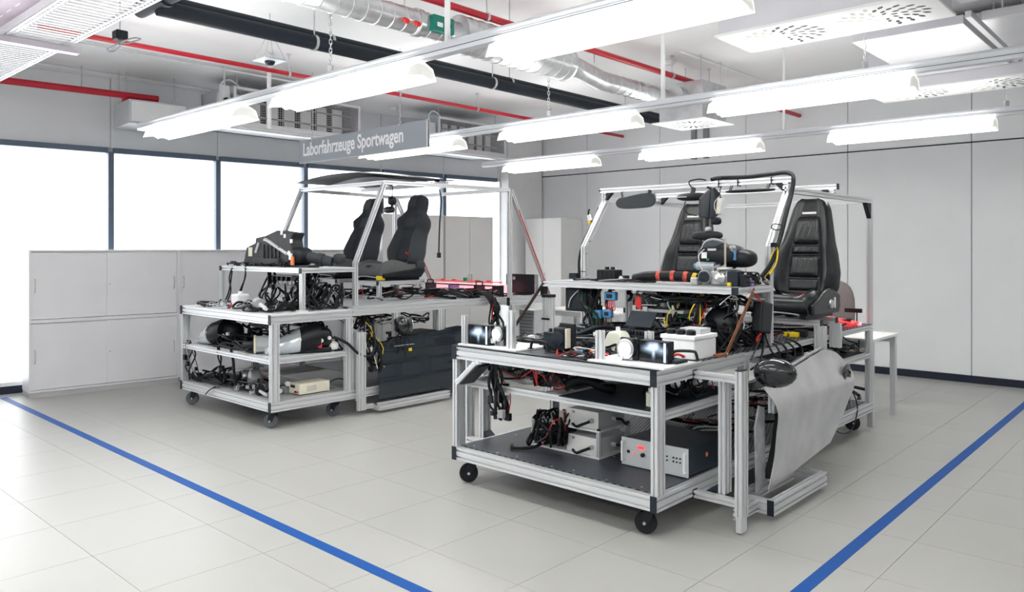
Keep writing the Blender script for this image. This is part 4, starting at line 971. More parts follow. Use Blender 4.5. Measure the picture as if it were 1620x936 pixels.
def headlamp(px, py, y, r, label):
    q = RF.px(px, py, y=y); L = Loc(RF, 'headlamp', label, 'headlamp', (q.x, q.y, TT+.0125), 'lit round headlamps'); z = max(q.z-L.o.z, r+.02)
    t = L.t; c = V(0, 0, z)
    MB().lathe([(r*1.15, 0), (r*1.2, .03), (r*.95, .09), (r*.5, .13), (0, .135)], c, (0, 1, 0), 24).build('housing', CAP, t, smooth=50)
    MB().lathe([(r*1.16, .0), (r*1.22, -.008), (r*1.0, -.012)], c, (0, 1, 0), 24).build('bezel', CHROME, t, smooth=50)
    MB().lathe([(r*.86, -.008), (r*.8, -.018), (r*.45, -.028), (0, -.032)], c, (0, 1, 0), 24).build('lit_lens', LEDW, t, smooth=60)
    MB().lathe([(r*.45, 0), (r*.42, -.012), (0, -.016)], c+V(-r*.7, -.01, -r*1.1), (0, 1, 0), 16).build('side_lamp', GLASSC, t, smooth=60)
    MB().box(-.03, .03, .02, .08, 0, z-r*.8).build('bracket', CAST, t); MB().box(-r*1.3, r*1.3, .03, .05, 0, z+r*1.25).build('rear_plate', BLK, t, bevel=.008)
    for k in range(4):
        a = .6+k*1.5; MB().tube([c+V(r*math.cos(a), .06, r*math.sin(a)), c+V(r*1.6*math.cos(a), .03, r*1.3*math.sin(a)), c+V(r*1.5*math.cos(a+.8), .08, r*1.2*math.sin(a+.8)), V(.05*math.cos(a), .12, .01)], .004, 5, 4).build('cable', CABLE, t, smooth=60)
headlamp(787, 528, .10, .040, 'round lit headlamp beside the left display box')
headlamp(990, 552, .12, .047, 'round lit headlamp beside the right display box')
def handle(x, y, label, rot=0.):
    L = Loc(RF, 'carry_handle', label, 'handle', (x, y, TT+.0125), 'black bridge handles', rot)
    MB().tube([(-.07, 0, 0), (-.062, 0, .035), (-.045, 0, .05), (.045, 0, .05), (.062, 0, .035), (.07, 0, 0)], .0085, 8, 4).build('grip', BLK, L.t, smooth=60)
    for s in (-1, 1): MB().box(s*.07-.014, s*.07+.014, -.012, .012, 0, .006).build('handle_foot', BLK, L.t)
handle(.64, .14, 'black bridge handle right of the left headlamp'); handle(1.53, .36, 'black bridge handle right of the right display box', .5)
L = Loc(RF, 'relay_box', 'black relay box behind the left headlamp', 'box', (.62, .30, TT)); L.box(.57, .67, .26, .34, TT, TT+.11, BLK, 'case', .006); L.box(.58, .66, .255, .26, TT+.02, TT+.09, CAP, 'cover'); L.cyl((.60, .30, TT+.11), (.60, .30, TT+.13), .012, BLK, 'knob')
L = Loc(RF, 'fan_housing', 'black fan housing with a yellow label standing on the bench', 'fan', (.77, .22, TT))
L.box(.72, .84, .235, .26, TT, TT+.18, BLK, 'back_plate', .008); L.box(.715, .80, .18, .235, TT+.01, TT+.155, BLK, 'case', .01); L.lathe([(.045, 0), (.045, .01), (.02, .014), (0, .014)], (.757, .18, TT+.09), (0, -1, 0), CAP, 'fan_rotor'); L.box(.802, .815, .19, .235, TT+.03, TT+.15, CREAM, 'label_strip'); L.box(.68, .86, .16, .27, TT-.0005, TT+.008, BLK, 'foot')
for k, (x, y, w, lab) in enumerate(((.93, .34, .05, 'small blue connector block behind the fan housing'), (1.0, .26, .085, 'blue and black connector block in front of the ribbed mat'), (.95, .17, .04, 'low blue connector lying near the front edge'))):
    L = Loc(RF, 'connector_block', lab, 'connector', (x, y, TT), 'blue connectors on the right bench'); L.box(x-w/2, x+w/2, y-.02, y+.02, TT, TT+.035, BLUEP, 'shell', .003); L.box(x-w/2-.012, x+w/2+.02, y+.02, y+.05, TT, TT+.04, BLK, 'socket', .003); L.cable([(x, y+.05, TT+.02), (x+.02, y+.1, TT+.03), (x-.05, y+.2, TT+.01), (x-.1, y+.3, TT+.01)], .006)
tangle(RF, 'coloured wires heaped at the front edge before the white stand', (.86, 1.12, .05, .2, TT, TT+.05), 14, 3, (.003, .006), 6, wires=[REDP, YEL, CABLE, DBROWN, WHW, ORWIRE, CABLE, GREYP])
tangle(RF, 'dark cables lying behind the left headlamp stand', (.1, .75, .3, .62, TT, TT+.05), 9, 5)
tangle(RF, 'braided brown cable bundle across the ribbed mat', (.35, 1.1, .5, .8, TT, TT+.045), 9, 8, wires=[CABLE, CABLE, DBROWN, BROWN, GREYP])
# white reservoir, battery box, terminals
L = Loc(RF, 'battery_box', 'white battery box with black terminal caps on the right bench', 'battery', (1.38, .55, TT))
L.box(1.33, 1.545, .44, .70, TT, TT+.115, WHITE, 'case', .008); L.box(1.325, 1.55, .43, .71, TT+.115, TT+.14, WHITE, 'lid', .006)
for k in range(3): L.lathe([(.028, 0), (.028, .025), (.02, .03), (0, .03)], (1.365+k*.065, .49, TT+.14), (0, 0, 1), BLK, 'terminal_cap')
L.box(1.38, 1.52, .56, .68, TT+.14, TT+.17, LGREY, 'terminal_block')
L = Loc(RF, 'terminal_strip', 'row of black terminal blocks behind the right headlamp', 'terminal', (1.12, .60, TT)); L.box(.98, 1.2, .56, .66, TT, TT+.10, BLK, 'body', .004)
for k in range(9): L.box(.985+k*.024, 1.0+k*.024, .565, .655, TT+.10, TT+.125, CAP if k % 2 else BLK, 'terminal')
L.box(1.0, 1.19, .58, .59, TT+.14, TT+.26, CAP, 'splash_panel', .003, tilt=('X', -.7))
L = Loc(RF, 'washer_tank', 'translucent yellowish washer tank behind the headlamp', 'tank', (.98, .5, TT)); MB().rings([[L.p((.98+a*w, .5+b*.05, TT+z)) for a, b in ((-1, -1), (1, -1), (1, 1), (-1, 1))] for z, w in ((0, .075), (.05, .075), (.10, .055), (.125, .035))]).build('tank_body', WPLAST, L.t, bevel=.01, smooth=50); L.cyl((.98, .5, TT+.125), (.98, .5, TT+.15), .014, WHITE, 'filler_cap')
L = Loc(RF, 'tool_tray', 'small black tray with a red cable beside the display box', 'tray', (1.60, .3, TT+.013)); L.box(1.52, 1.585, .18, .30, TT+.0125, TT+.03, CAP, 'tray_base'); L.cable([(1.53, .2, TT+.04), (1.55, .24, TT+.06), (1.57, .28, TT+.045), (1.55, .30, TT+.04)], .008, REDP)
# brake servo and the black module by the pillar
L = Loc(RF, 'brake_servo', 'large round black brake servo under the dashboard shelf', 'servo', (1.36, 1.1, TT)); L.lathe([(.02, -.10), (.05, -.09), (.11, -.05), (.13, -.01), (.135, 0), (.13, .012), (.11, .05), (.04, .08), (.035, .16), (.0, .165)], (1.36, 1.12, TT+.135), (-.3, -1, .1), BLK, 'servo_body', 28); L.lathe([(.139, -.006), (.142, 0), (.139, .006)], (1.36, 1.12, TT+.135), (-.3, -1, .1), CAP, 'crimp_ring', 28); L.box(1.28, 1.44, 1.12, 1.2, TT, TT+.02, BLK, 'foot'); L.cable([(1.30, 1.0, TT+.14), (1.22, .92, TT+.17), (1.2, .85, TT+.08), (1.3, .8, TT+.02)], .009, CABLE); L.cable([(1.33, .98, TT+.1), (1.28, .9, TT+.16), (1.38, .86, TT+.12), (1.42, .9, TT+.02)], .004, REDP)
L = Loc(RF, 'control_module', 'black padded control module strapped to the right pillar', 'module', (1.585, 1.25, 1.02)); L.box(1.53, 1.60, 1.20, 1.36, 1.0, 1.20, BLK, 'case', .012, tilt=('X', -.15)); L.cable([(1.57, 1.25, 1.2), (1.55, 1.22, 1.25), (1.56, 1.2, 1.27)], .007, REDP); L.cable([(1.57, 1.24, 1.0), (1.57, 1.2, .97), (1.58, 1.18, .95)], .010, REDP)
L.cable([(1.57, 1.28, 1.0), (1.6, 1.22, .92), (1.63, 1.1, .84), (1.62, 1.0, .80)], .007); L.cable([(1.57, 1.30, 1.0), (1.62, 1.28, .9), (1.66, 1.3, .82), (1.66, 1.2, .76)], .006); L.cable([(1.57, 1.26, 1.0), (1.6, 1.15, .95), (1.62, 1.0, .86)], .005)
# hanging devices under the dashboard shelf
L = Loc(RF, 'control_unit', 'black control unit hanging below the left end of the shelf', 'control unit', (.285, 1.02, 1.09)); L.box(.16, .40, 1.0, 1.09, 1.085, 1.255, BLK, 'case', .008); L.cable([(.2, .99, 1.11), (.22, .985, 1.17), (.27, .985, 1.22), (.31, .99, 1.25)], .004, WHW); L.box(.2, .36, .996, 1.0, 1.1, 1.24, CAP, 'cover', .002)
for k, (x, z, w, lab) in enumerate(((.57, 1.21, .10, 'upper blue plug hanging from the dashboard shelf with red wires'), (.455, 1.075, .075, 'lower left blue plug of the hanging pair'), (.545, 1.085, .075, 'lower right blue plug of the hanging pair'))):
    L = Loc(RF, 'blue_plug', lab, 'plug', (x, 1.0, z-.03), 'blue plugs below the dashboard shelf')
    L.box(x-w/2, x+w/2, .985, 1.025, z-.032, z+.03, BLUEP, 'shell', .01); L.box(x-w/4, x+w/4, .98, .985, z-.015, z+.012, CAP, 'latch')
    L.cable([(x, 1.0, z+.03), (x-.01, 1.0, z+.08), (x+.01, 1.01, min(z+.16, 1.26)), (x+.02, 1.02, 1.262)], .012)
    for q in range(6): L.cable([(x-.03+q*.012, 1.0, z-.03), (x-.03+q*.015, .99, z-.07-.01*(q % 3)), (x-.02+q*.008, 1.0, z-.1), (x+.01, 1.01, z-.08)], .0035, REDP if k == 0 else DBROWN)
L = Loc(RF, 'warning_flag', 'small red fabric tag hanging below the dashboard shelf', 'tag', (.79, 1.0, 1.13)); MB().prism([(0, 0), (.03, -.02), (.035, -.11), (.0, -.09), (-.02, -.07)], (0, 0, .10), (1, 0, 0), (0, 0, 1), (0, .006, 0)).build('flag', REDP, L.t); L.cable([(.79, 1.0, 1.22), (.785, 1.01, 1.24), (.80, 1.03, 1.262)], .004)
L = Loc(RF, 'relay_carrier', 'grey relay carrier plate with white plugs under the shelf', 'carrier', (1.0, 1.15, 1.12)); L.box(.84, 1.15, 1.0, 1.3, 1.115, 1.135, GREYP, 'plate', .003); L.box(.84, .88, .99, 1.0, 1.09, 1.15, CAST, 'bracket'); L.box(.86, .98, 1.02, 1.2, 1.08, 1.115, BLK, 'relay_socket'); L.box(1.02, 1.12, 1.02, 1.2, 1.085, 1.115, PCB, 'circuit_board')
L = Loc(RF, 'steering_bracket', 'bent black steering column bracket standing on the ribbed mat', 'bracket', (.92, 1.02, TT))
MB().tube([(-.05, -.02, .0), (-.06, 0, .10), (-.03, .02, .19), (.02, .05, .24)], .028, 8, 4).build('bracket_arm', BLK, L.t, smooth=60); MB().tube([(.10, -.04, .0), (.06, -.02, .1), (-.02, .0, .16)], .02, 8, 4).build('bracket_arm', CAP, L.t, smooth=60); L.cyl((.84, 1.0, TT+.16), (1.0, 1.08, TT+.10), .022, CAST, 'shaft'); L.box(.83, 1.02, .98, 1.1, TT, TT+.02, BLK, 'foot')
L = Loc(RF, 'steering_bracket', 'black glove box shell hanging under the middle of the shelf', 'shell', (.93, 1.2, 1.14)); MB().prism([(-.12, .11), (.10, .11), (.12, .02), (.02, -.05), (-.07, -.02)], (0, 0, 0), (1, 0, 0), (0, 0, 1), (0, .16, 0)).build('shell', BLK, L.t, bevel=.012); L.box(.98, 1.01, 1.18, 1.2, 1.2, 1.24, TAG, 'paper_tag')
for k, (top, bot, lab, w) in enumerate((((.40, 1.05, 1.26), (.43, 1.05, .93), 'thick black harness dropping from the shelf at its left', None), ((.33, 1.0, 1.26), (.47, .98, .93), 'red and green taped harness beside the blue plugs', [CABLE]*7+[REDP, GRNP]), ((1.08, 1.05, 1.25), (1.05, 1.0, 1.0), 'green and yellow wires dangling in the middle under the shelf', [GRNP, YEL, CABLE, REDP, WHW, CABLE]), ((1.27, 1.02, 1.25), (1.24, 1.0, .98), 'orange taped harness under the throttle assembly', [ORWIRE, CABLE, CABLE, YEL, REDP, DBROWN]), ((1.47, 1.08, 1.25), (1.45, 1.1, .98), 'dark harness with white clips beside the brown strap', None), ((.68, 1.1, 1.26), (.72, 1.05, 1.18), 'short black cable loop below the shelf', [CABLE]))):
    hanging(RF, lab, top, bot, 11 if k != 5 else 3, 20+k, .045, (.005, .011), w, 5 if k != 5 else 1)
tangle(RF, 'dark wiring heaped under the dashboard shelf, left half', (.15, .8, .92, 1.4, TT, TT+.10), 20, 31, (.005, .011), 8)
tangle(RF, 'dark wiring heaped under the dashboard shelf, right half', (.8, 1.5, .8, 1.4, TT, TT+.16), 26, 32, (.005, .012), 10)
tangle(RF, 'wiring spilling over the ribbed mat before the leather seats', (.2, 1.4, 1.5, 2.05, TT, TT+.06), 16, 33, (.004, .009), 8)
tangle(RF, 'wiring beneath the leather seats', (.2, 1.5, 2.1, 3.1, TT, TT+.07), 20, 34, (.005, .010), 10)
# on top of the dashboard shelf
SS = SH1+.0042
L = Loc(RF, 'fuse_box', 'black fuse box with two knobs on the dashboard shelf', 'fuse box', (.46, 1.15, SS)); L.box(.375, .535, 1.1, 1.2, SS, SS+.085, BLK, 'case', .005); L.box(.365, .545, 1.09, 1.21, SS, SS+.02, CAP, 'flange')
for k in range(2): L.box(.42+k*.05, .445+k*.05, 1.14, 1.165, SS+.085, SS+.105, BLK, 'knob')
for k in range(4): L.box(.38+k*.04, .385+k*.04, 1.096, 1.1, SS+.02, SS+.08, CAP, 'rib')
L = Loc(RF, 'connector_block', 'small round connector beside the fuse box on the shelf', 'connector', (.575, 1.15, SS)); L.box(.55, .61, 1.12, 1.18, SS, SS+.045, CAP, 'case'); L.lathe([(.016, 0), (.018, .008), (.008, .01)], (.58, 1.12, SS+.024), (0, -1, 0), LGREY, 'socket')
tangle(RF, 'thin brown cables along the front of the dashboard shelf', (.2, .85, 1.05, 1.3, SS, SS+.03), 10, 41, (.003, .006), 4, wires=[CABLE, DBROWN, CABLE, GREYP])
L = Loc(RF, 'corrugated_harness', 'thick black corrugated harness with red tape bands', 'harness', (.95, 1.14, SS))
path = [(.68, 1.14, SS+.025), (.78, 1.13, SS+.045), (.9, 1.12, SS+.05), (1.02, 1.13, SS+.052), (1.12, 1.15, SS+.045), (1.2, 1.16, SS+.03)]
L.cable(path, .034, CABLE, 12, 'conduit', 6)
sp = smooth_path(path, 6)
for k in (12, 17, 22, 26): d = (sp[k+1]-sp[k-1]).normalized(); MB().cyl(L.p(sp[k]-d*.014), L.p(sp[k]+d*.014), .0365, n=14).build('tape_band', YEL if k == 26 else mat('red_tape', (.55, .07, .05), .6, 0, .5, 60), L.t, smooth=40)
L = Loc(RF, 'throttle_body', 'cast metal throttle assembly on the dashboard shelf', 'engine part', (1.32, 1.15, SS))
L.lathe([(.045, 0), (.05, .01), (.05, .05), (.04, .07), (.03, .1), (0, .1)], (1.27, 1.06, SS+.055), (0, 1, 0), CHROME, 'throttle_bore'); L.lathe([(.03, -.002), (.036, -.006), (.036, -.012), (.03, -.012)], (1.27, 1.06, SS+.055), (0, 1, 0), CAP, 'bore_ring')
L.box(1.30, 1.44, 1.08, 1.26, SS, SS+.10, CAST, 'manifold', .012); L.cyl((1.20, 1.1, SS+.125), (1.33, 1.1, SS+.125), .028, mat('blue_grey_metal', (.42, .46, .5), .35, .6, .1, 20), 'actuator_can'); L.cyl((1.18, 1.1, SS+.125), (1.2, 1.1, SS+.125), .018, BLUEP, 'actuator_plug')
for k in range(7): a = k*.9; L.cyl((1.33+.05*math.cos(a), 1.06+.01*k, SS+.04+.04*math.sin(a)+.03), (1.36+.05*math.cos(a), 1.10+.01*k, SS+.06+.04*math.sin(a)+.03), .016, CHROME, 'bolt_boss', n=10)
L.box(1.36, 1.45, 1.06, 1.10, SS+.105, SS+.12, LGREY, 'gasket_plate', .004); L.box(1.19, 1.24, 1.02, 1.08, SS, SS+.05, CHROME, 'foot', .006); L.lathe([(.035, 0), (.035, .02), (.015, .03)], (1.38, 1.08, SS+.05), (0, -1, 0), CHROME, 'pulley')
L = Loc(RF, 'air_box', 'black air filter box on top of the throttle assembly', 'air box', (1.34, 1.2, SS+.105))
z = SS+.195
L.ell((1.32, 1.2, z), (.155, .11, .075), BLK, 'filter_case', .7); L.ell((1.45, 1.22, z-.02), (.10, .09, .06), BLK, 'outlet_case', .8); L.lathe([(.07, 0), (.075, .02), (.06, .05), (.0, .055)], (1.30, 1.17, z+.04), (0, -.5, 1), CAP, 'intake_ring'); L.cable([(1.22, 1.12, z+.045), (1.26, 1.1, z+.09), (1.32, 1.1, z+.105), (1.38, 1.12, z+.085)], .008, GREYP)
L.box(1.235, 1.275, 1.085, 1.09, z-.02, z+.02, TAG, 'paper_tag'); L.box(1.27, 1.29, 1.085, 1.09, z-.035, z-.02, GRNP, 'green_tag'); L.box(1.28, 1.34, 1.085, 1.093, z+.03, z+.045, LGREY, 'label'); L.box(1.395, 1.408, 1.09, 1.098, SS+.10, z+.11, mat('dull_beige', (.42, .39, .32), .5), 'strut', .002); L.box(1.44, 1.462, 1.12, 1.13, z-.03, z+.03, BLUEP, 'blue_tag'); L.lathe([(.025, 0), (.02, .03), (0, .04)], (1.43, 1.14, z+.03), (.2, -.6, 1), GREYP, 'hose_port')
L.cable([(1.25, 1.1, z+.04), (1.225, 1.07, z), (1.24, 1.06, z-.06), (1.27, 1.05, z-.11)], .003, WHW); L.box(1.28, 1.40, 1.14, 1.26, SS+.1055, z-.04, CAP, 'lower_duct', .01)
L = Loc(RF, 'control_unit', 'black control boxes at the right end of the dashboard shelf', 'control unit', (1.5, 1.12, SS)); L.box(1.445, 1.52, 1.03, 1.12, SS, SS+.095, CAP, 'case', .004); L.box(1.525, 1.56, 1.04, 1.12, SS, SS+.075, BLK, 'case', .004); L.box(1.535, 1.56, 1.14, 1.18, SS, SS+.035, PURP, 'plug', .004); L.box(1.455, 1.48, 1.01, 1.03, SS, SS+.025, YEL, 'yellow_plug', .004)
for q in range(3): L.cyl((1.50, 1.1, SS+.03+q*.03), (1.64, 1.02, SS+.03+q*.032), .004, BLK, 'pin', n=6)
tangle(RF, 'plugs and wires at the right end of the dashboard shelf', (1.42, 1.56, 1.2, 1.39, SS, SS+.09), 10, 43, (.004, .008), 8)
# things hung from the cage
L = Loc(RF, 'sun_visor', 'black sun visor hanging at the left of the front cage beam', 'visor', (.35, 1.66, 1.86)); zz = 1.975
prof = smooth2([(.16, 1.92), (.17, 1.885), (.22, 1.865), (.35, 1.862), (.48, 1.87), (.52, 1.90), (.525, 1.94), (.50, 1.975), (.42, 1.978), (.24, 1.955), (.19, 1.948), (.16, 1.92)], 4)[:-1]
MB().prism([(a-.35, b-1.86) for a, b in prof], (0, -.01, 0), (1, 0, 0), (0, 0, 1), (0, .02, 0)).build('visor_blade', FABRIC, L.t, bevel=.004); L.cyl((.22, 1.66, 1.95), (.20, 1.68, 1.998), .008, BLK, 'visor_hinge'); L.cyl((.47, 1.66, 1.97), (.47, 1.67, 1.998), .016, BLK, 'visor_clip')
L = Loc(RF, 'sun_visor', 'black sun visor turned edge on near the middle of the beam', 'visor', (.99, 1.66, 1.78), rot=1.25); MB().prism([(-.10, 0), (.02, -.02), (.09, .02), (.10, .17), (.04, .215), (-.02, .19), (-.10, .13)], (0, -.01, .0), (1, 0, 0), (0, 0, 1), (0, .02, 0)).build('visor_blade', FABRIC, L.t, bevel=.004); MB().cyl((.03, 0, .2), (.0, .03, .22), .008).build('visor_hinge', BLK, L.t, smooth=40)
L = Loc(RF, 'sun_visor', 'thin black visor bar under the right end of the front beam', 'visor', (1.3, 1.66, 1.955)); MB().ell((0, 0, .0), (.19, .035, .012), 18, 8, .7).build('visor_blade', BLK, L.t, smooth=60)
for x in (1.15, 1.43): L.cyl((x, 1.66, 1.96), (x, 1.69, 1.999), .010, BLK, 'visor_clip')
L = Loc(RF, 'roof_console', 'black roof console hanging in front of the left headrest', 'console', (.86, 1.66, 1.90)); L.ell((.86, 1.64, 1.93), (.13, .05, .03), BLK, 'console_body', .8); L.cyl((.84, 1.66, 1.93), (.84, 1.69, 1.999), .018, BLK, 'console_mount'); L.box(.75, .84, 1.585, 1.592, 1.925, 1.932, LGREY, 'trim_strip'); L.cable([(.80, 1.64, 1.90), (.80, 1.62, 1.84), (.84, 1.62, 1.80), (.9, 1.63, 1.79)], .004); L.cable([(.84, 1.66, 2.0), (.83, 1.64, 2.045), (.9, 1.66, 2.06), (.95, 1.68, 2.05)], .005)
L = Loc(RF, 'interior_mirror', 'black interior mirror hanging on a thin cable in front of the seat', 'mirror', (1.0, 1.60, 1.60)); MB().ell((0, 0, .04), (.125, .025, .032), 20, 10, .7).build('mirror_case', BLK, L.t, smooth=60); L.cyl((1.0, 1.60, 1.64), (1.0, 1.62, 1.67), .010, BLK, 'mirror_stem'); L.ell((1.0, 1.62, 1.685), (.024, .022, .02), CAST, 'ball_joint'); L.cyl((1.0, 1.62, 1.70), (1.0, 1.66, 1.999), .003, CABLE, 'cable', n=6); L.cyl((1.04, 1.59, 1.59), (1.05, 1.5, 1.40), .0025, LGREY, 'cable', n=6)
L = Loc(RF, 'dome_light', 'hanging dome light with a yellowish diffuser and black plug', 'lamp', (1.10, 1.62, 1.72)); L.box(1.065, 1.115, 1.61, 1.635, 1.79, 1.91, GLASSC, 'housing', .006, tilt=('Y', .12)); L.box(1.075, 1.105, 1.605, 1.61, 1.80, 1.90, CREAM, 'diffuser', .002, tilt=('Y', .12)); L.ell((1.06, 1.62, 1.745), (.04, .025, .028), BLK, 'plug', .7); L.cable([(1.10, 1.62, 1.91), (1.085, 1.63, 1.95), (1.08, 1.66, 1.999)], .004); L.cable([(1.10, 1.62, 1.8), (1.06, 1.61, 1.82), (1.05, 1.62, 1.88), (1.09, 1.63, 1.93)], .003, LGREY)
L = Loc(RF, 'cable_loom', 'black taped loom running over the front beam and down the right pillar', 'cable', (1.58, 1.5, 1.35))
L.cable([(.98, 1.70, 2.055), (1.05, 1.70, 2.062), (1.25, 1.70, 2.056), (1.42, 1.70, 2.064), (1.55, 1.70, 2.068), (1.60, 1.69, 2.03), (1.60, 1.66, 1.92), (1.597, 1.58, 1.78), (1.597, 1.50, 1.64), (1.597, 1.42, 1.53), (1.585, 1.36, 1.44), (1.55, 1.30, 1.36)], .015, CABLE, 8, 'loom', 5)
L.cable([(1.60, 1.43, 1.56), (1.615, 1.40, 1.50), (1.61, 1.38, 1.44), (1.59, 1.34, 1.38)], .006, YEL, 6); L.cable([(1.60, 1.42, 1.55), (1.58, 1.38, 1.49), (1.59, 1.36, 1.42), (1.56, 1.32, 1.36)], .005, YEL, 6)
L.box(1.575, 1.615, 1.38, 1.42, 1.555, 1.585, BLK, 'connector'); L.cable([(1.6, 1.52, 1.70), (1.56, 1.47, 1.71), (1.55, 1.46, 1.68), (1.58, 1.5, 1.67), (1.61, 1.53, 1.69)], .004)
for p_ in ((1.05, 1.70), (1.2, 1.70), (1.45, 1.70)): L.box(p_[0]-.003, p_[0]+.003, 1.675, 1.725, 1.992, 2.045, CABLE, 'cable_tie', 0)
L.ell((1.03, 1.70, 2.062), (.045, .02, .012), NAVYBOX, 'tape_wrap')
L = Loc(RF, 'cable_loom', 'black cable strapped along the left slanted pillar', 'cable', (-.01, 1.45, 1.3)); L.cable([(-.012, 1.66, 1.88), (-.014, 1.60, 1.78), (-.016, 1.52, 1.68), (-.02, 1.44, 1.56), (-.018, 1.40, 1.44), (-.012, 1.40, 1.31)], .010, CABLE, 7, 'loom'); L.cable([(-.014, 1.58, 1.76), (-.04, 1.56, 1.80), (-.035, 1.55, 1.85), (-.02, 1.54, 1.86)], .007); L.box(-.05, -.02, 1.55, 1.57, 1.77, 1.82, TAG, 'paper_tag', tilt=('Y', -.3)); L.box(-.045, -.02, 1.55, 1.575, 1.745, 1.768, YEL, 'yellow_plug')
for y_, z_ in ((1.47, 1.60), (1.42, 1.50), (1.40, 1.36)): L.box(-.03, .045, y_-.004, y_+.004, z_, z_+.006, CABLE, 'cable_tie', 0)
L.box(-.09, -.02, 1.36, 1.42, 1.305, 1.35, CAP, 'base_plug')
# rear of the bench
L = Loc(RF, 'tail_light', 'glowing red tail light lying at the rear of the right bench', 'tail light', (1.3, 3.1, T1+.004)); MB().prism([(-.2, 0), (.22, 0), (.24, .03), (-.22, .095)], (0, -.1, 0), (1, 0, 0), (0, 0, 1), (0, .2, 0)).build('lens', REDG, L.t, bevel=.004); L.box(1.1, 1.54, 3.22, 3.25, T1+.004, T1+.03, PINK, 'light_strip', .002); L.box(1.38, 1.52, 3.30, 3.33, T1+.10, T1+.135, BLK, 'camera_bar'); L.cyl((1.48, 3.31, T1+.004), (1.48, 3.31, T1+.10), .006, BLK, 'camera_post', n=8)
L = Loc(RF, 'airbag_plug', 'bright yellow plug lying under the right leather seat', 'plug', (1.46, 2.0, TT)); L.box(1.40, 1.43, 1.99, 2.02, TT, TT+.03, YEL, 'plug_body', .004); L.box(1.455, 1.515, 1.97, 2.01, TT, TT+.035, YEL, 'plug_body', .004); L.cable([(1.43, 2.0, TT+.02), (1.44, 2.0, TT+.03), (1.455, 1.99, TT+.02)], .006, YEL); L.box(1.46, 1.55, 2.03, 2.08, TT, TT+.05, BLK, 'module', .004)
# ---------------------------------------------------------------- lower shelf and base of the right bench
BT = B1+.0062; MS_ = .6705
L = Loc(RF, 'power_supply', 'rack power supply with white front panel and red display', 'power supply', (1.3, .6, BT))
L.box(1.095, 1.525, .395, .86, BT+.01, BT+.165, NAVYBOX, 'case', .003); f = L.box(1.085, 1.535, .385, .395, BT+.006, BT+.17, LGREY, 'front_panel', .002)
for x in (1.10, 1.52): L.box(x-.006, x+.006, .362, .37, BT+.03, BT+.15, TAG, 'rack_handle', .003); L.box(x-.006, x+.006, .37, .385, BT+.03, BT+.04, TAG, 'handle_leg', 0); L.box(x-.006, x+.006, .37, .385, BT+.14, BT+.15, TAG, 'handle_leg', 0)
L.box(1.20, 1.245, .383, .385, BT+.115, BT+.135, LEDR, 'red_display', 0); L.box(1.125, 1.145, .383, .385, BT+.08, BT+.097, BLK, 'power_switch', 0); L.cyl((1.18, .385, BT+.085), (1.18, .381, BT+.085), .005, LEDR, 'status_light', n=10); L.cyl((1.24, .385, BT+.085), (1.24, .37, BT+.085), .012, BLK, 'knob')
for r_ in range(2):
    for c_ in range(4): L.cyl((1.40+c_*.022+(.02 if c_ else 0), .385, BT+.085+r_*.022), (1.40+c_*.022+(.02 if c_ else 0), .382, BT+.085+r_*.022), .0055, BLK, 'socket', n=10)
L.box(1.10, 1.38, .3838, .385, BT+.105, BT+.108, mat('pale_green_line', (.45, .60, .54), .5, 0, 0), 'trim_line', 0); L.lathe([(.014, 0), (.014, .002), (0, .002)], (1.525, .62, BT+.095), (1, 0, 0), ORWIRE, 'round_badge', 18)
for x in (1.13, 1.49):
    for y in (.43, .82): L.cyl((x, y, BT), (x, y, BT+.01), .014, RUBBER, 'foot', n=12)
L.cable([(1.25, .86, BT+.1), (1.28, .93, BT+.16), (1.4, .95, BT+.18), (1.5, .9, BT+.2)], .005, LGREY); L.cable([(1.27, .86, BT+.1), (1.3, .95, BT+.14), (1.42, .97, BT+.16), (1.52, .95, BT+.19)], .005, LGREY)
L = Loc(RF, 'device_rack', 'white two tier device rack on the base of the right bench', 'rack', (.65, .54, BT))
L.box(.37, .93, .37, .72, BT, BT+.012, WHITE, 'shelf', .002); L.box(.37, .93, .37, .72, BT+.165, BT+.177, WHITE, 'shelf', .002)
for x in (.385, .915):
    for y in (.385, .705): bx(L.t, x-.011-L.o.x, x+.011-L.o.x, y-.011-L.o.y, y+.011-L.o.y, .012, .165, name='post'); L.cyl((x, y, BT+.177), (x, y, BT+.185), .012, BLK, 'bolt_cap', n=12)
def rackbox(z, lab):
    K = Loc(RF, 'white_device', lab, 'device', (.78, .55, z), 'white boxes in the device rack')
    K.box(.66, .90, .40, .69, z, z+.105, LGREY, 'case', .003); K.box(.655, .905, .395, .40, z, z+.108, TAG, 'front_panel', .002)
    for q in ((.86, .395), ): K.cyl((q[0], q[1], z+.05), (q[0], q[1]-.03, z+.05), .014, CAST, 'connector'); K.cable([(q[0], q[1]-.03, z+.05), (q[0]-.04, q[1]-.06, z+.03), (q[0]-.09, q[1]-.05, z+.01), (q[0]-.14, q[1]-.02, z+.015)], .009)
    K.cyl((.90, .55, z+.05), (.935, .55, z+.05), .013, LGREY, 'connector'); K.cable([(.935, .55, z+.05), (.97, .55, z+.05), (.985, .58, z+.02), (.96, .64, z+.01)], .008); K.box(.70, .72, .392, .395, z+.08, z+.095, GREYP, 'label', 0)
rackbox(BT+.0122, 'white device box on the lower tier of the white rack'); rackbox(BT+.1772, 'white device box on the upper tier of the white rack')
L = Loc(RF, 'pump_unit', 'black pump unit on the lower tier of the white rack', 'pump', (.5, .55, BT+.0122)); L.box(.41, .52, .42, .68, BT+.0122, BT+.155, BLK, 'case', .006); L.lathe([(.035, 0), (.04, .02), (.03, .06), (0, .065)], (.56, .47, BT+.08), (0, -.3, 1), CAP, 'motor'); L.ell((.60, .45, BT+.06), (.04, .04, .035), BLK, 'valve')
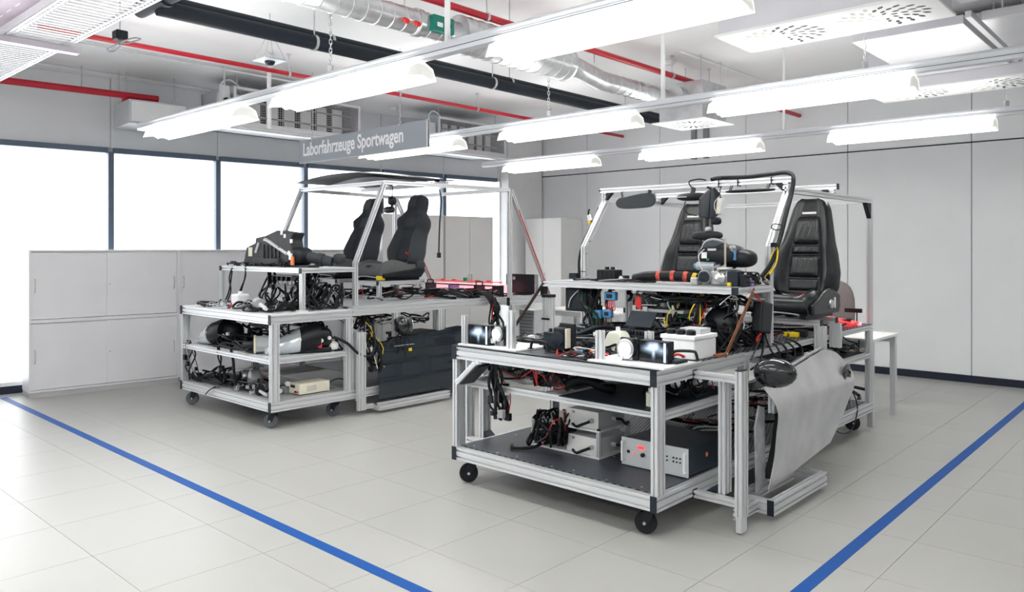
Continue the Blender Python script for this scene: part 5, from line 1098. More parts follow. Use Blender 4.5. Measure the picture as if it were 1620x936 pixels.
L.lathe([(.02, 0), (.02, .03), (.012, .04), (0, .04)], (.45, .42, BT+.178), (0, -1, .6), CAST, 'pressure_sensor')
tangle(RF, 'black pneumatic hoses wrapped around the white rack', (.42, .68, .28, .45, BT+.02, BT+.26), 16, 51, (.006, .011), 6, wires=[CABLE]*9+[REDP], sag=1.1)
L = Loc(RF, 'air_hose', 'black hose lying on the base deck before the white rack', 'hose', (.5, .25, BT)); L.cable([(.50, .34, BT+.04), (.48, .28, BT+.02), (.42, .22, BT+.012), (.36, .20, BT+.012), (.32, .24, BT+.012)], .011, CABLE, 8, 'hose')
hanging(RF, 'black harness with white plugs hanging in front of the lower shelf', (.34, .06, .80), (.37, .10, .46), 14, 61, .045, (.006, .012), None, 9)
L = Loc(RF, 'bumper_lamp', 'slanted silver bumper lamp under the left front of the bench', 'lamp', (.2, .2, .68)); MB().prism([(0, 0), (.035, -.015), (.205, .13), (.175, .15)], (-.145, -.235, -.005), (1, 0, 0), (0, 0, 1), (0, .05, 0)).build('lens_bar', mat('silver_lamp_lens', (.72, .74, .77), .22, .25, .05, 20), L.t, bevel=.006); MB().prism([(.035, -.015), (.075, -.01), (.225, .12), (.205, .13)], (-.145, -.235, -.005), (1, 0, 0), (0, 0, 1), (0, .12, 0)).build('lamp_back', BLK, L.t, bevel=.006)
L.cable([(.26, .2, .74), (.40, .22, .70), (.55, .25, .71), (.68, .3, .76)], .028, CAST, 8, 'support_tube'); L.cable([(.2, .18, .78), (.3, .2, .74), (.42, .22, .77), (.55, .2, .80)], .008); L.cable([(.25, .16, .73), (.34, .15, .705), (.46, .2, .72)], .007); L.box(.22, .31, .2, .26, .72, .78, mat('grey_green_box', (.16, .21, .21), .5), 'ballast', .005)
tangle(RF, 'wires behind the slanted silver bumper lamp', (.16, .62, .14, .4, .69, .81), 12, 62, (.004, .008), 6, sag=1.0)
L = Loc(RF, 'relay_board', 'small beige relay board with a mesh cover on the lower shelf', 'relay board', (.60, .40, .671)); L.box(.53, .56, .34, .42, .672, .78, BROWN, 'side_board'); L.box(.45, .53, .36, .44, .70, .78, CAST, 'mesh_cover'); L.box(.56, .575, .34, .42, .672, .79, TAG, 'divider'); L.box(.42, .80, .3, .5, .6705, .674, CAP, 'base_tray'); L.box(.66, .72, .30, .36, .674, .80, GREYP, 'grey_support')
L.cable([(.66, .26, .80), (.665, .25, .74), (.70, .24, .71), (.735, .25, .74), (.74, .26, .81)], .011, REDP, 8, 'red_hose')
tangle(RF, 'red and black wires behind the front lower beam', (.58, .84, .16, .42, .675, .79), 14, 63, (.004, .009), 5, wires=[REDP, CABLE, CABLE, CABLE, CABLE, CABLE], sag=1.2)
L = Loc(RF, 'ribbed_hose', 'grey ribbed rubber hose on the lower shelf', 'hose', (.9, .3, .675)); L.cable([(.80, .2, .70), (.86, .22, .74), (.94, .25, .75), (1.02, .28, .72), (1.06, .34, .70)], .032, RUBBER, 10, 'hose', 6); L.cable([(1.02, .26, .74), (1.1, .2, .76), (1.2, .14, .78), (1.3, .12, .80)], .007)
L = Loc(RF, 'fluid_reservoir', 'small translucent reservoir beside the right front post', 'reservoir', (1.43, .2, .675)); L.cyl((1.43, .18, .675), (1.43, .18, .75), .035, WPLAST, 'tank'); L.cyl((1.43, .18, .75), (1.43, .18, .775), .022, TAG, 'cap'); L.cyl((1.49, .16, .675), (1.49, .16, .73), .006, CHROME, 'bolt', n=8)
L = Loc(RF, 'horn_pair', 'pair of black signal horns with chrome rims on the lower shelf', 'horn', (1.35, .6, .675))
for k in range(2): L.lathe([(.02, 0), (.055, .015), (.06, .03), (.05, .035), (.02, .03)], (1.36+k*.08, .55+k*.12, .745), (.5, -1, .1), BLK, 'horn_disc'); L.lathe([(.02, .034), (.03, .037), (.012, .042), (0, .042)], (1.36+k*.08, .55+k*.12, .745), (.5, -1, .1), CHROME, 'horn_cap')
L.box(1.30, 1.5, .54, .74, .6745, .69, CAP, 'mount')
tangle(RF, 'wires around the signal horns on the lower shelf', (1.2, 1.5, .4, .9, .676, .78), 10, 64, (.004, .008), 5)
tangle(RF, 'loose wires along the rear base deck of the right bench', (.3, 1.45, 1.6, 3.2, BT, BT+.06), 14, 65, (.005, .01), 6)
L = Loc(RF, 'exhaust_sensor', 'dark cable coil on the rear base deck near the wheel', 'cable', (1.35, 3.05, BT)); L.cable([(1.2, 2.9, BT+.02), (1.3, 2.95, BT+.10), (1.38, 3.05, BT+.16), (1.46, 3.12, BT+.12), (1.45, 3.2, BT+.05)], .014, CABLE, 8, 'hose'); L.ell((1.38, 3.0, BT+.15), (.06, .06, .05), BLK, 'motor'); L.cable([(1.42, 3.0, BT+.16), (1.5, 3.05, BT+.17), (1.56, 3.08, BT+.02), (1.59, 2.9, .12), (1.59, 2.7, .10), (1.58, 2.5, .16)], .005)
tangle(RF, 'wiring behind the silver door on the rear lower shelf', (1.0, 1.5, 2.5, 3.3, .665, .80), 16, 66, (.005, .011), 6)
L = Loc(RF, 'cable_loom', 'black cables drooping from the bench edge above the silver door', 'cable', (1.62, 1.6, .75)); 
for k in range(4): L.cable([(1.52, 1.45+k*.1, T1+.02), (1.59, 1.42+k*.1, T1+.01), (1.63, 1.40+k*.12, .86), (1.64, 1.36+k*.12, .78), (1.60, 1.3+k*.1, .74)], .006+.002*(k % 2))
MB().box(-.05, 0, -.08, .18, .0, .05).build('dark_bracket', CAP, L.t, bevel=.006)

# more dark devices between the front stands and the shelf
tangle(RF, 'black cable heap between the fan housing and the dashboard shelf', (.45, 1.0, .45, .95, TT, TT+.07), 22, 71, (.006, .012), 12, cons=[BLK, CAP, GREYP, BLK])
tangle(RF, 'black cable heap around the brake servo', (1.05, 1.52, .74, 1.38, TT, TT+.17), 26, 72, (.007, .014), 14, cons=[BLK, CAP, GREYP, BLK, TAG])
tangle(RF, 'black wiring hanging close under the whole dashboard shelf', (.86, 1.5, .98, 1.36, 1.14, 1.258), 18, 73, (.006, .013), 14, sag=.6)
L = Loc(RF, 'pedal_box', 'black pedal box with a lever on the ribbed mat', 'pedal', (.68, .95, TT)); L.box(.6, .76, .9, 1.02, TT, TT+.09, BLK, 'case', .008); L.cable([(.66, .9, TT+.09), (.60, .8, TT+.10), (.5, .7, TT+.05), (.42, .64, TT+.02)], .014, CAP, 8, 'lever'); L.box(.62, .7, .88, .9, TT+.02, TT+.07, CAST, 'plate')
L = Loc(RF, 'steering_rack', 'grey and black steering linkage lying on the mat', 'linkage', (.8, .75, TT)); L.cable([(.55, .62, TT+.03), (.7, .7, TT+.06), (.85, .8, TT+.10), (.98, .9, TT+.14)], .018, CAP, 8, 'rod'); L.cyl((.66, .68, TT+.05), (.70, .71, TT+.06), .03, CAST, 'joint')
for k, (x, y, w, h) in enumerate(((1.18, .78, .12, .07), (.86, .62, .1, .05), (1.42, 1.5, .14, .06))):
    L = Loc(RF, 'relay_module', ('flat black relay module left of the brake servo', 'low black relay module behind the washer tank', 'black relay module by the right pillar foot')[k], 'module', (x, y, TT), 'black relay modules'); L.box(x-w/2, x+w/2, y-.05, y+.05, TT, TT+h, BLK, 'case', .005); L.box(x-w/2+.01, x+w/2-.01, y-.054, y-.05, TT+.01, TT+h-.01, CAP, 'socket', .001); L.box(x-.02, x+.02, y-.02, y+.02, TT+h, TT+h+.003, TAG, 'label', 0)
# ================================================================ things on the left bench
LT = U1+.0042; LS = V1+.0042; LM = .6042; LB = C1+.0042; LD = 1.0042
# heater box on the upper shelf, outline read at the middle of the shelf
q = lambda a, b: LF.px(a, b, y=.55)
out = [q(*p) for p in ((387, 417), (392, 388), (406, 381), (407, 373), (421, 370), (440, 361), (467, 365), (463, 376), (466, 396), (460, 411), (445, 418))]
L = Loc(LF, 'heater_box', 'large black heater box on the upper shelf of the left bench', 'heater', (.62, .62, LS))
zo = min(p.z for p in out)
poly = [(p.x-.62, max(0, p.z-zo)) for p in out]
HB = mat('dusty_black_plastic', (.022, .024, .028), .6, 0, .25, 14)
MB().prism(poly, (0, -.09, 0), (1, 0, 0), (0, 0, 1), (0, .13, 0)).build('case', HB, L.t, bevel=.012)
def on(px_, py_, d=.0): p = LF.px(px_, py_, y=.53-d); return V(p.x-.62, p.y-.62, p.z-zo)
a, b = on(421, 376), on(455, 399); MB().tube([a+V(-.02, 0, -.01), a, a.lerp(b, .5), b], .017, 6, 4).build('air_flap', LGREY, L.t, smooth=60)
a, b = on(410, 381), on(405, 396); MB().tube([a, b], .018, 6, 1).build('air_flap', LGREY, L.t, smooth=60)
a = on(397, 396); MB().box(a.x-.04, a.x+.03, a.y-.006, a.y+.003, a.z-.04, a.z+.05).build('yellow_label', CREAM, L.t)
for p_ in ((446, 365), (451, 370), (461, 378)): a = on(*p_); MB().box(a.x-.018, a.x+.018, a.y-.006, a.y+.003, a.z-.018, a.z+.018).build('white_tag', TAG, L.t)
for k in range(5): a = on(418+k*6, 398+k, .0); MB().box(a.x-.006, a.x+.006, a.y-.012, a.y+.003, a.z-.09, a.z+.09).build('rib', HB, L.t)
a = on(425, 410); MB().box(a.x-.26, a.x+.22, a.y-.03, a.y+.01, a.z-.03, a.z+.03).build('lower_flange', HB, L.t, bevel=.01)
L = Loc(LF, 'steering_column', 'black steering column with switches on the upper shelf', 'steering column', (1.35, .6, LS))
L.ell((1.22, .6, LS+.10), (.11, .10, .09), BLK, 'column_shroud', .7); L.cyl((1.28, .62, LS+.10), (1.50, .76, LS+.05), .055, FABRIC, 'column_tube', .045); L.cyl((1.38, .68, LS+.075), (1.42, .71, LS+.065), .062, HB, 'column_collar'); L.box(1.14, 1.20, .52, .60, LS, LS+.12, HB, 'bracket', .006); L.box(1.20, 1.24, .48, .50, LS+.07, LS+.13, TAG, 'paper_tag'); L.box(1.16, 1.2, .49, .5, LS+.11, LS+.15, TAG, 'paper_tag', tilt=('Y', .5)); L.box(1.23, 1.27, .48, .5, LS+.02, LS+.10, ORWIRE, 'copper_clip'); L.box(1.10, 1.5, .5, .62, LS, LS+.02, BLK, 'foot'); L.ell((1.55, .80, LS+.08), (.06, .05, .05), HB, 'switch_knob', .7)
tangle(LF, 'small plugs and wires along the upper shelf front edge', (.22, .55, .38, .6, LS, LS+.05), 10, 101, (.004, .009), 5)
tangle(LF, 'wires and plugs between heater box and steering column', (.85, 1.25, .4, .6, LS, LS+.06), 8, 102, (.004, .009), 6)
# between table and upper shelf
L = Loc(LF, 'engine_control_rail', 'grey metal control rail hanging under the upper shelf', 'rail', (1.08, .55, 1.16)); L.box(.82, 1.22, .5, .62, 1.24, 1.29, CAST, 'rail_body', .005); L.box(.86, 1.28, .48, .6, 1.17, 1.2, GREYP, 'rail_body', .005)
for k in range(5): L.cyl((.86+k*.08, .52, 1.2), (.86+k*.08, .52, 1.24), .014, CHROME, 'injector', n=10); L.box(.85+k*.08, .88+k*.08, .46, .5, 1.24, 1.28, BLK, 'plug')
for k, (x, lab) in enumerate(((.35, 'single black cable hanging from the upper shelf at its left'), (.62, 'long black cable looping from upper shelf to table'))): hanging(LF, lab, (x, .37, 1.37), (x-.03, .30, LT), 2, 110+k, .02, (.006, .008), [CABLE], 1)
hanging(LF, 'forked black harness hanging under the middle of the upper shelf', (.85, .5, 1.32), (.95, .45, LT+.02), 9, 113, .08, (.006, .012), [CABLE], 3)
hanging(LF, 'dense black harness under the right side of the upper shelf', (1.42, .6, 1.32), (1.38, .55, LT+.02), 22, 114, .11, (.006, .014), None, 12)
tangle(LF, 'dense black wiring behind the right table post', (1.15, 1.56, .4, .82, LT, LT+.26), 34, 115, (.006, .013), 16, sag=1.5)
tangle(LF, 'grey plugs and pipes spread on the table front', (.25, .85, .06, .34, LT, LT+.06), 16, 116, (.006, .011), 9, wires=[CABLE, GREYP, GREYP, CABLE, LGREY], cons=[GREYP, LGREY, TAG, BLK, CAST, REDP])
tangle(LF, 'plugs and dark wires on the table beside the white bottle', (.85, 1.5, .06, .4, LT, LT+.10), 18, 117, (.006, .012), 12, cons=[GREYP, LGREY, TAG, BLK, CAST, REDP, BLK])
L = Loc(LF, 'fluid_bottle', 'frosted white bottle standing on the table of the left bench', 'bottle', (.86, .18, LT)); L.box(.79, .93, .12, .24, LT, LT+.14, mat('frosted_plastic', (.78, .79, .82), .35, 0, .03, 8), 'bottle_body', .015); L.cyl((.86, .18, LT+.14), (.86, .18, LT+.165), .02, TAG, 'cap')
L = Loc(LF, 'starter_motor', 'grey starter motor lying on the table edge', 'motor', (1.22, .18, LT)); L.cyl((1.10, .22, LT+.06), (1.26, .16, LT+.06), .055, GREYP, 'motor_can'); L.cyl((1.26, .16, LT+.055), (1.46, .10, LT+.035), .024, LGREY, 'shaft', .016); L.box(1.12, 1.24, .14, .26, LT, LT+.02, GREYP, 'foot')
# headlights on the middle shelf
def headlight(F, o, rot, s, label, mark):
    L = Loc(F, 'headlight', label, 'headlight', o, 'car headlights on the left bench', rot); t = L.t
    def ring(u):
        w = .02+.105*math.sin(math.pi*min(1, u*.62+.02))**.8; h = .018+.10*math.sin(math.pi*min(.98, u*.55+.03))**.9
        zc = .03+.16*u-.03*u*u; xx = -.36+.48*u
        return [V(xx, -.02+w*math.cos(q), zc+h*math.sin(q)) for q in [2*math.pi*k/18 for k in range(18)]]
    MB().rings([ring(k/12*.62) for k in range(13)]).build('lens', GLASSC, t, smooth=60, fixn=True)
    MB().rings([[p*1.0+V(0, .01, -.002) for p in ring(.6+k/10*.4)] for k in range(11)]).build('housing', BLK, t, smooth=60, fixn=True)
    MB().ell((.10, .03, .13), (.14, .10, .10), 18, 10, .7).build('rear_cover', BLK, t, smooth=60)
    MB().lathe([(.045, 0), (.048, .012), (.03, .04), (0, .045)], (-.08, -.09, .125), (-.5, -1, .15), 20).build('projector', CHROME, t, smooth=50)
    MB().box(-.16, .22, -.06, .10, 0, .045).build('lower_bracket', BLK, t, bevel=.01)
    for k in range(3): MB().lathe([(.018, 0), (.016, .02), (0, .02)], (.06+k*.07, -.06, .09+.02*k), (0, -1, 0), 12).build('socket', TAG if k else CAP, t, smooth=40)
    if mark:
        MB().box(.05, .10, -.082, -.076, .055, .10).build('red_label', REDP, t); MB().box(.10, .13, -.082, -.076, .045, .085).build('red_label', REDP, t)
    for k in range(3): MB().tube([(.18, .02, .10+.02*k), (.26, .0, .12), (.3, .05+.04*k, .06), (.34, .02, .01)], .008, 6, 4).build('cable', CABLE, t, smooth=60)
headlight(LF, (.46, .20, LM), .12, 1, 'black and clear headlight at the left of the middle shelf', False)
headlight(LF, (1.52, .46, LM), 1.15, 1, 'black headlight with red label on the right of the middle shelf', True)
L = Loc(LF, 'blower_motor', 'grey blower motor with a cream ring on the middle shelf', 'motor', (1.28, .18, LM)); L.cyl((1.26, .12, LM+.085), (1.34, .26, LM+.085), .075, LGREY, 'motor_can'); L.lathe([(.045, 0), (.082, 0), (.086, .012), (.08, .022), (.045, .02)], (1.26, .12, LM+.085), (-.5, -.87, 0), CREAM, 'mount_ring'); L.cyl((1.26, .12, LM+.085), (1.20, .02, LM+.075), .035, BLK, 'hub'); L.box(1.24, 1.36, .16, .28, LM, LM+.02, GREYP, 'foot')
L = Loc(LF, 'white_sensor', 'round white sensor beside the red labelled headlight', 'sensor', (1.62, .66, LM)); L.lathe([(.04, 0), (.045, .02), (.03, .05), (0, .055)], (1.62, .70, LM+.05), (.6, -1, 0), TAG, 'sensor_body'); L.box(1.58, 1.66, .68, .76, LM, LM+.02, CAP, 'foot')
tangle(LF, 'dense black wiring along the middle shelf behind the headlights', (.45, 1.25, .1, .6, LM, LM+.16), 30, 121, (.005, .012), 14, sag=1.7)
tangle(LF, 'dark wiring hanging below the table of the left bench', (.7, 1.5, .3, .7, .72, .89), 20, 122, (.006, .013), 6, sag=.7)
for k, (x, lab) in enumerate(((.08, 'brown and black wires hanging over the left edge of the middle shelf'), (.72, 'black cable hanging from the middle shelf front'), (.98, 'thick black hose dropping from the middle shelf'))):
    hanging(LF, lab, (x, .03, .63), (x+(.12 if k == 0 else .0), .08 if k else .06, LB+.02), (5, 2, 1)[k], 130+k, (.05, .02, .01)[k], (.006, .009) if k < 2 else (.013, .014), [CABLE, DBROWN, GREYP] if k == 0 else [CABLE], (4, 1, 1)[k])
# base deck
L = Loc(LF, 'bench_power_supply', 'cream bench power supply on the base deck of the left bench', 'power supply', (1.52, .50, LB))
L.box(1.43, 1.60, .35, .66, LB+.006, LB+.10, CREAM, 'case', .003); L.box(1.435, 1.595, .343, .35, LB+.008, LB+.098, CREAM, 'front_panel', .002); L.box(1.46, 1.53, .341, .343, LB+.06, LB+.085, BLK, 'display', 0)
for k in range(2): L.cyl((1.55+k*.03, .343, LB+.03), (1.55+k*.03, .325, LB+.03), .008, REDP if k else BLK, 'terminal', n=10)
for k in range(5): L.box(1.5995, 1.601, .42, .52, LB+.03+k*.01, LB+.034+k*.01, GREYP, 'vent', 0)
L.box(1.43, 1.6, .36, .65, LB, LB+.006, RUBBER, 'foot', 0); L.cable([(1.55, .66, LB+.05), (1.6, .72, LB+.10), (1.64, .8, LB+.09), (1.70, .95, LB+.0)], .006)
L = Loc(LF, 'alternator', 'cast aluminium alternator on the base deck', 'engine part', (1.0, .3, LB)); L.lathe([(.03, -.02), (.07, 0), (.085, .02), (.085, .09), (.06, .11), (.03, .12)], (.98, .32, LB+.09), (-.4, -1, 0), CAST, 'body'); L.lathe([(.05, 0), (.05, .02), (.02, .03), (0, .03)], (.95, .24, LB+.09), (-.4, -1, 0), BLK, 'pulley'); L.box(.9, 1.06, .26, .44, LB, LB+.03, CAST, 'foot', .008); L.lathe([(.055, 0), (.05, .015), (.0, .02)], (1.04, .42, LB+.17), (0, -.4, 1), CAST, 'cover')
L = Loc(LF, 'water_pump', 'round grey pump with dark openings on the base deck', 'pump', (.72, .35, LB)); L.lathe([(.06, 0), (.065, .03), (.05, .06), (.0, .07)], (.72, .33, LB+.075), (-.3, -1, .2), CHROME, 'body'); L.lathe([(.03, .0), (.034, .01), (0, .012)], (.71, .26, LB+.10), (-.3, -1, .2), BLK, 'inlet'); L.box(.65, .79, .30, .42, LB, LB+.03, CAST, 'foot', .006); L.cyl((.80, .28, LB+.05), (.88, .2, LB+.04), .04, BLK, 'motor')
L = Loc(LF, 'wiper_linkage', 'grey wiper linkage rods lying at the rear of the base deck', 'linkage', (.5, .55, LB)); L.cable([(.2, .5, LB+.02), (.4, .52, LB+.035), (.62, .58, LB+.04), (.85, .55, LB+.02)], .012, LGREY, 6, 'rod'); L.cable([(.25, .4, LB+.02), (.42, .5, LB+.10), (.5, .56, LB+.13), (.55, .6, LB+.12)], .014, LGREY, 6, 'rod'); L.box(.5, .6, .54, .62, LB, LB+.04, CAST, 'bracket', .006)
L = Loc(LF, 'valve_block', 'pale valve block with a black solenoid near the front post', 'valve', (1.24, .2, LB)); L.box(1.14, 1.24, .14, .22, LB, LB+.08, LGREY, 'block', .01); L.cyl((1.24, .16, LB+.05), (1.36, .1, LB+.05), .045, BLK, 'solenoid'); L.cyl((1.36, .1, LB+.045), (1.5, .08, LB+.03), .014, LGREY, 'spindle')
tangle(LF, 'black corrugated hoses tangled on the base deck of the left bench', (.12, 1.3, .08, .42, LB, LB+.13), 24, 141, (.007, .013), 14, cons=[BLK, GREYP, LGREY, TAG, CAST], sag=1.8)
L = Loc(LF, 'wire_loop', 'thin cable loop hanging over the base front beam', 'cable', (.66, .02, .17)); L.cable([(.72, .05, LB+.01), (.68, -.01, LB+.0), (.62, -.02, .20), (.58, -.02, .175), (.60, -.03, .18), (.66, -.02, .225), (.70, .02, LB+.02)], .005)
L = Loc(LF, 'white_plug', 'white plugs beside the cream power supply', 'plug', (1.40, .32, LB)); L.cyl((1.36, .30, LB+.02), (1.42, .26, LB+.03), .02, TAG, 'plug_body'); L.cyl((1.37, .36, LB+.08), (1.44, .33, LB+.09), .022, TAG, 'plug_body'); L.box(1.35, 1.41, .31, .39, LB, LB+.06, GREYP, 'holder')
# middle part: seat frame zone, harness to the door
tangle(LF, 'black wiring inside the seat frames of the left bench', (.55, 1.3, 1.5, 2.3, LD, LD+.13), 22, 151, (.006, .012), 10, sag=1.4)
tangle(LF, 'black wiring heap on the deck beside the red tail light', (.75, 1.65, 2.2, 2.75, LD, LD+.10), 26, 152, (.006, .013), 10, sag=1.6)
hanging(LF, 'harness with a yellow lead hanging between shelf and black door', (1.62, 1.02, .90), (1.72, 1.10, .40), 18, 153, .07, (.006, .012), [CABLE]*7+[YEL, GREYP, TAG, PURP], 10)
L = Loc(LF, 'door_harness', 'black corrugated hose arching from headlight to black door', 'hose', (1.72, .9, .45)); L.cable([(1.66, .66, .74), (1.73, .76, .68), (1.76, .86, .58), (1.77, .98, .54), (1.75, 1.06, .62), (1.70, 1.08, .76), (1.66, 1.1, .86)], .013, CABLE, 8, 'hose')
tangle(LF, 'dark wiring under the middle deck behind the black door', (1.2, 1.66, .95, 1.8, .76, .90), 18, 154, (.006, .011), 6, sag=.8)
L = Loc(LF, 'mirror_cable', 'thin cables and yellow plug dangling from the side mirror', 'cable', (1.80, 1.4, .45)); L.cable([(1.80, 1.36, .72), (1.81, 1.37, .66), (1.81, 1.38, .58), (1.815, 1.375, .50)], .005); L.cable([(1.80, 1.40, .72), (1.815, 1.42, .64), (1.815, 1.43, .58)], .004); L.box(1.805, 1.825, 1.42, 1.45, .55, .58, YEL, 'yellow_plug'); L.cable([(1.79, 1.33, .74), (1.80, 1.28, .70), (1.80, 1.2, .66), (1.79, 1.15, .58)], .007)
# roof sheet on the cage
L = Loc(LF, 'roof_sheet', 'thin curved black roof sheet lying on the left cage', 'roof sheet', (.85, 1.75, KZ+.085))
MB().grid(lambda u, v: V((u-.5)*1.5, (v-.5)*1.0, .015+.09*math.sin(math.pi*u)*(.35+.65*math.sin(math.pi*min(1, v*.9+.1)))), 24, 12, thick=(0, 0, -.008)).build('sheet', HB, L.t, smooth=60, fixn=True)
for x in (-.6, -.2, .2, .6): MB().box(x-.02, x+.02, .34, .38, .0, .03).build('spacer', BLK, L.t)
MB().grid(lambda u, v: V((u-.5)*1.1+.1, (v-.5)*.5, -.012+.05*math.sin(math.pi*u)), 14, 6, thick=(0, 0, -.006)).build('headliner', GREYP, L.t, smooth=60, fixn=True)
L = Loc(LF, 'interior_mirror', 'black interior mirror with camera hanging from the left cage', 'mirror', (1.36, 1.56, 1.92)); L.ell((1.33, 1.56, 1.94), (.085, .03, .035), BLK, 'mirror_case', .8); L.ell((1.38, 1.56, 2.03), (.045, .04, .045), BLK, 'camera_pod', .8); L.cyl((1.37, 1.56, 1.96), (1.38, 1.56, 2.0), .012, BLK, 'stem'); L.cable([(1.38, 1.56, 2.07), (1.375, 1.57, 2.12), (1.38, 1.56, 2.2)], .006); L.cable([(1.31, 1.56, 1.97), (1.33, 1.56, 2.08), (1.37, 1.56, 2.2)], .003)
L = Loc(LF, 'hanging_cable', 'single black cable with a plug hanging from the left cage', 'cable', (1.5, 2.1, 1.45)); L.cable([(1.50, 2.1, KZ), (1.53, 2.1, KZ-.12), (1.505, 2.1, KZ-.35), (1.49, 2.1, 1.50)], .008); L.box(1.475, 1.51, 2.085, 2.115, 1.445, 1.50, BLK, 'plug', .003)
# rear platform
L = Loc(LF, 'tail_light_bar', 'glowing pink red tail light bar on the rear of the left bench', 'tail light', (.95, 3.1, LD))
L.box(.30, 1.46, 3.12, 3.2, LD, LD+.115, PINK, 'light_panel', .004); L.box(.95, 1.48, 2.98, 3.02, LD, LD+.06, REDG, 'light_strip', .004)
for x in (.30, .72, 1.16, 1.46): L.box(x-.015, x+.015, 2.96, 3.13, LD, LD+.11, CAP if x != .72 else PURP, 'support')
L.box(.28, 1.50, 2.96, 2.985, LD+.10, LD+.115, BLK, 'cross_bar'); L.box(.30, 1.46, 3.10, 3.118, LD+.135, LD+.15, REDG, 'top_strip')
for k, x in enumerate((.34, 1.2)): L.cable([(x-.05, 3.0, LD+.115), (x-.05, 3.0, LD+.15), (x+.05, 3.0, LD+.15), (x+.05, 3.0, LD+.115)], .008, BLK, 6, 'grip', 2)
for k in range(5): L.box(.42+k*.2, .46+k*.2, 3.10, 3.14, LD+.14, LD+.16, GRNP if k == 2 else REDP, 'lamp_socket')
L.cyl((.86, 3.1, LD+.14), (.86, 3.1, LD+.185), .025, GRNP, 'green_sensor')
tangle(LF, 'wires in front of the pink tail light bar', (.35, 1.7, 2.82, 2.95, LD, LD+.07), 18, 161, (.005, .011), 8)
L = Loc(LF, 'monitor', 'black monitor seen from behind on the rear of the left bench', 'monitor', (1.60, 3.30, LD)); MB().box(-.25, .22, 0, .03, .015, .24).build('back_cover', BLK, L.t, bevel=.006); MB().box(.20, .225, -.004, .034, .01, .24).build('side_bezel', CAST, L.t); MB().box(-.08, .08, -.06, .10, 0, .015).build('foot', BLK, L.t); MB().lathe([(.018, 0), (.021, 0), (.021, -.002), (.018, -.002)], (-.12, 0, .19), (0, 1, 0), 20).build('round_logo', GREYP, L.t)
MB().box(.24, .30, .05, .12, .0, .13).build('speaker', BLK, L.t, bevel=.01)
cu = bpy.data.curves.new('logo_text', 'FONT'); cu.body = 'DELL'; cu.size = .014; cu.extrude = .0004; cu.align_x = 'CENTER'
to = bpy.data.objects.new('tmp', cu); COL.objects.link(to); bpy.context.view_layer.update(); me = bpy.data.meshes.new_from_object(to.evaluated_get(bpy.context.evaluated_depsgraph_get())); bpy.data.objects.remove(to); me.materials.clear(); me.materials.append(LGREY)
lo = link('logo_text', me, L.t); lo.rotation_euler = (math.pi/2, 0, 0); lo.location = (-.12, -.0026, .185)
hanging(LF, 'thick black harness hanging down from the rear edge of the left bench', (1.80, 2.62, 1.0), (1.84, 2.62, .55), 14, 162, .05, (.008, .014), [CABLE]*6+[REDP, GREYP], 4)
L = Loc(LF, 'cable_duct', 'black cables draped over the rear deck edge', 'cable', (1.72, 2.55, .95)); 
for k in range(4): L.cable([(1.55, 2.5+k*.04, LD+.04), (1.68, 2.52+k*.04, LD+.06), (1.76, 2.56+k*.03, LD+.01), (1.80, 2.60+k*.02, .9)], .010)
# below the rear of the left bench
L = Loc(LF, 'storage_crate', 'black crate standing under the rear of the left bench', 'crate', (1.0, 2.4, LB)); L.box(.5, 1.5, 2.2, 2.7, .238, .55, BLK, 'crate_body', .01); L.box(.48, 1.52, 2.18, 2.72, .55, .58, CAP, 'crate_rim', .006)
bxm = MB().box(.05, 1.66, 1.4, 3.4, .236, .24).build('deck', GREYP, Lb)

# ================================================================ furniture behind the benches
def desk(F, x0, x1, y0, y1, h, label):
    t = thing('work_table', label, 'table', F.w((x0+x1)/2, (y0+y1)/2, 0), F.a, 'white work tables'); w = (x1-x0)/2; d = (y1-y0)/2
    MB().box(-w, w, -d, d, h-.025, h).build('tabletop', TAG, t, bevel=.003)
    for sx in (-1, 1):
        for sy in (-1, 1): MB().box(sx*(w-.035)-.025, sx*(w-.035)+.025, sy*(d-.035)-.025, sy*(d-.035)+.025, 0, h-.025).build('leg', ALU, t, bevel=.003)
    for sy in (-1, 1): MB().box(-w+.06, w-.06, sy*(d-.035)-.012, sy*(d-.035)+.012, h-.085, h-.025).build('apron', ALU, t)
desk(RF, .75, 1.55, 3.52, 4.22, .76, 'white work table behind the right bench, beside the wall')
desk(G, -6.55, -5.35, 7.75, 8.45, .76, 'white work table between the two benches at the right wall')
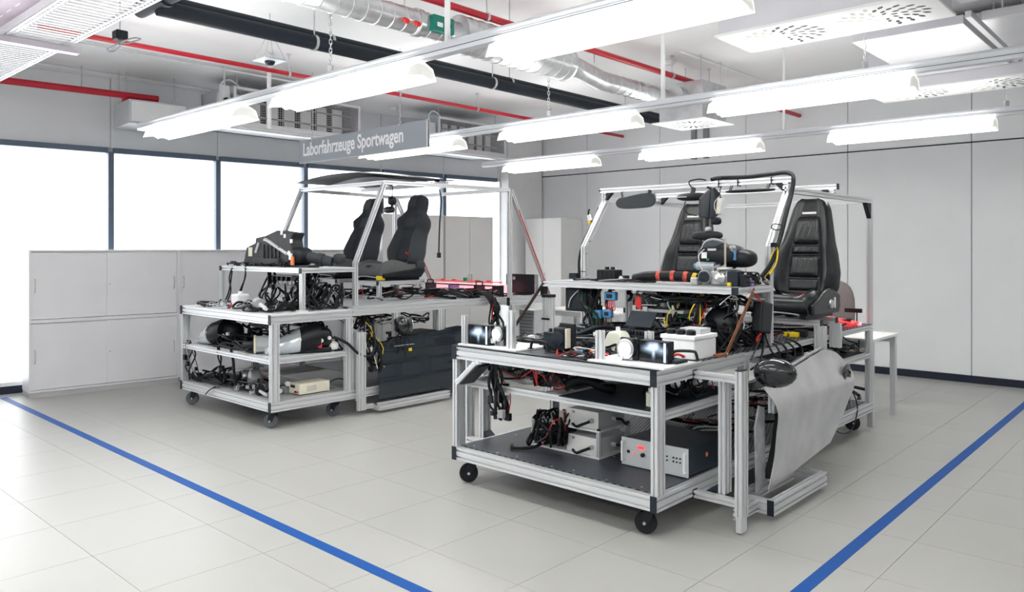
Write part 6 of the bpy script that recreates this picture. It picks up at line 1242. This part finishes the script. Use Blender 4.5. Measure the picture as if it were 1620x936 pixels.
def office_chair(p, rz, label):
    t = thing('office_chair', label, 'chair', p, rz)
    FB = mat('warm_grey_upholstery', (.20, .17, .17), .9, 0, .1, 60)
    MB().ell((0, .22, .92), (.22, .05, .30), 20, 12, .7).build('backrest', FB, t, smooth=60); MB().ell((0, 0, .50), (.24, .24, .05), 20, 10, .7).build('seat_cushion', FB, t, smooth=60)
    MB().tube([(0, .25, .7), (0, .27, .55), (0, .18, .44), (0, 0, .44)], .02, 8, 4).build('back_support', BLK, t, smooth=60); MB().cyl((0, 0, .1), (0, 0, .45), .025).build('gas_column', BLK, t, smooth=40)
    for k in range(5):
        a = 2*math.pi*k/5; l = MB().tube([(0, 0, .11), (.15*math.cos(a), .15*math.sin(a), .10), (.30*math.cos(a), .30*math.sin(a), .065)], .018, 6, 2).build('base_leg', BLK, t, smooth=60)
        MB().cyl((.30*math.cos(a)-.012, .30*math.sin(a), .03), (.30*math.cos(a)+.012, .30*math.sin(a), .03), .03, n=14).build('castor_wheel', BLK, l, smooth=40)
q = RF.px(1330, 480, y=4.75); office_chair(RF.w(q.x, 4.75), RF.a+math.pi, 'grey upholstered office chair behind the right leather seat')
pp = at_y(868, 600, 8.3); t = thing('lifting_column', 'aluminium lifting column with a black cap between the benches', 'column', (pp.x, 8.3, 0), G.a)
bx(t, -.05, .05, -.05, .05, .012, 1.02); MB().box(-.054, .054, -.054, .054, 1.02, 1.05).build('end_cap', BLK, t); MB().box(-.15, .15, -.15, .15, 0, .012).build('foot_plate', ALU, t); MB().box(-.056, -.052, -.054, .054, .78, .80).build('seam', BLK, t); MB().box(-.056, .056, -.056, -.052, .78, .80).build('seam', BLK, t)
# pc tower and white crates near the far table
pc = at_y(850, 600, 9.5)
t = thing('computer_tower', 'pale ribbed computer tower standing behind the right bench', 'computer', (pc.x, 9.5, 0), G.a); MB().box(-.12, .12, -.2, .2, .02, .80).build('case', LGREY, t, bevel=.006)
for k in range(12): MB().box(-.10, .10, -.206, -.2, .30+k*.04, .32+k*.04).build('front_rib', GREYP, t)
for x in (-.09, .09):
    for y in (-.17, .17): MB().box(x-.02, x+.02, y-.02, y+.02, 0, .02).build('foot', BLK, t)
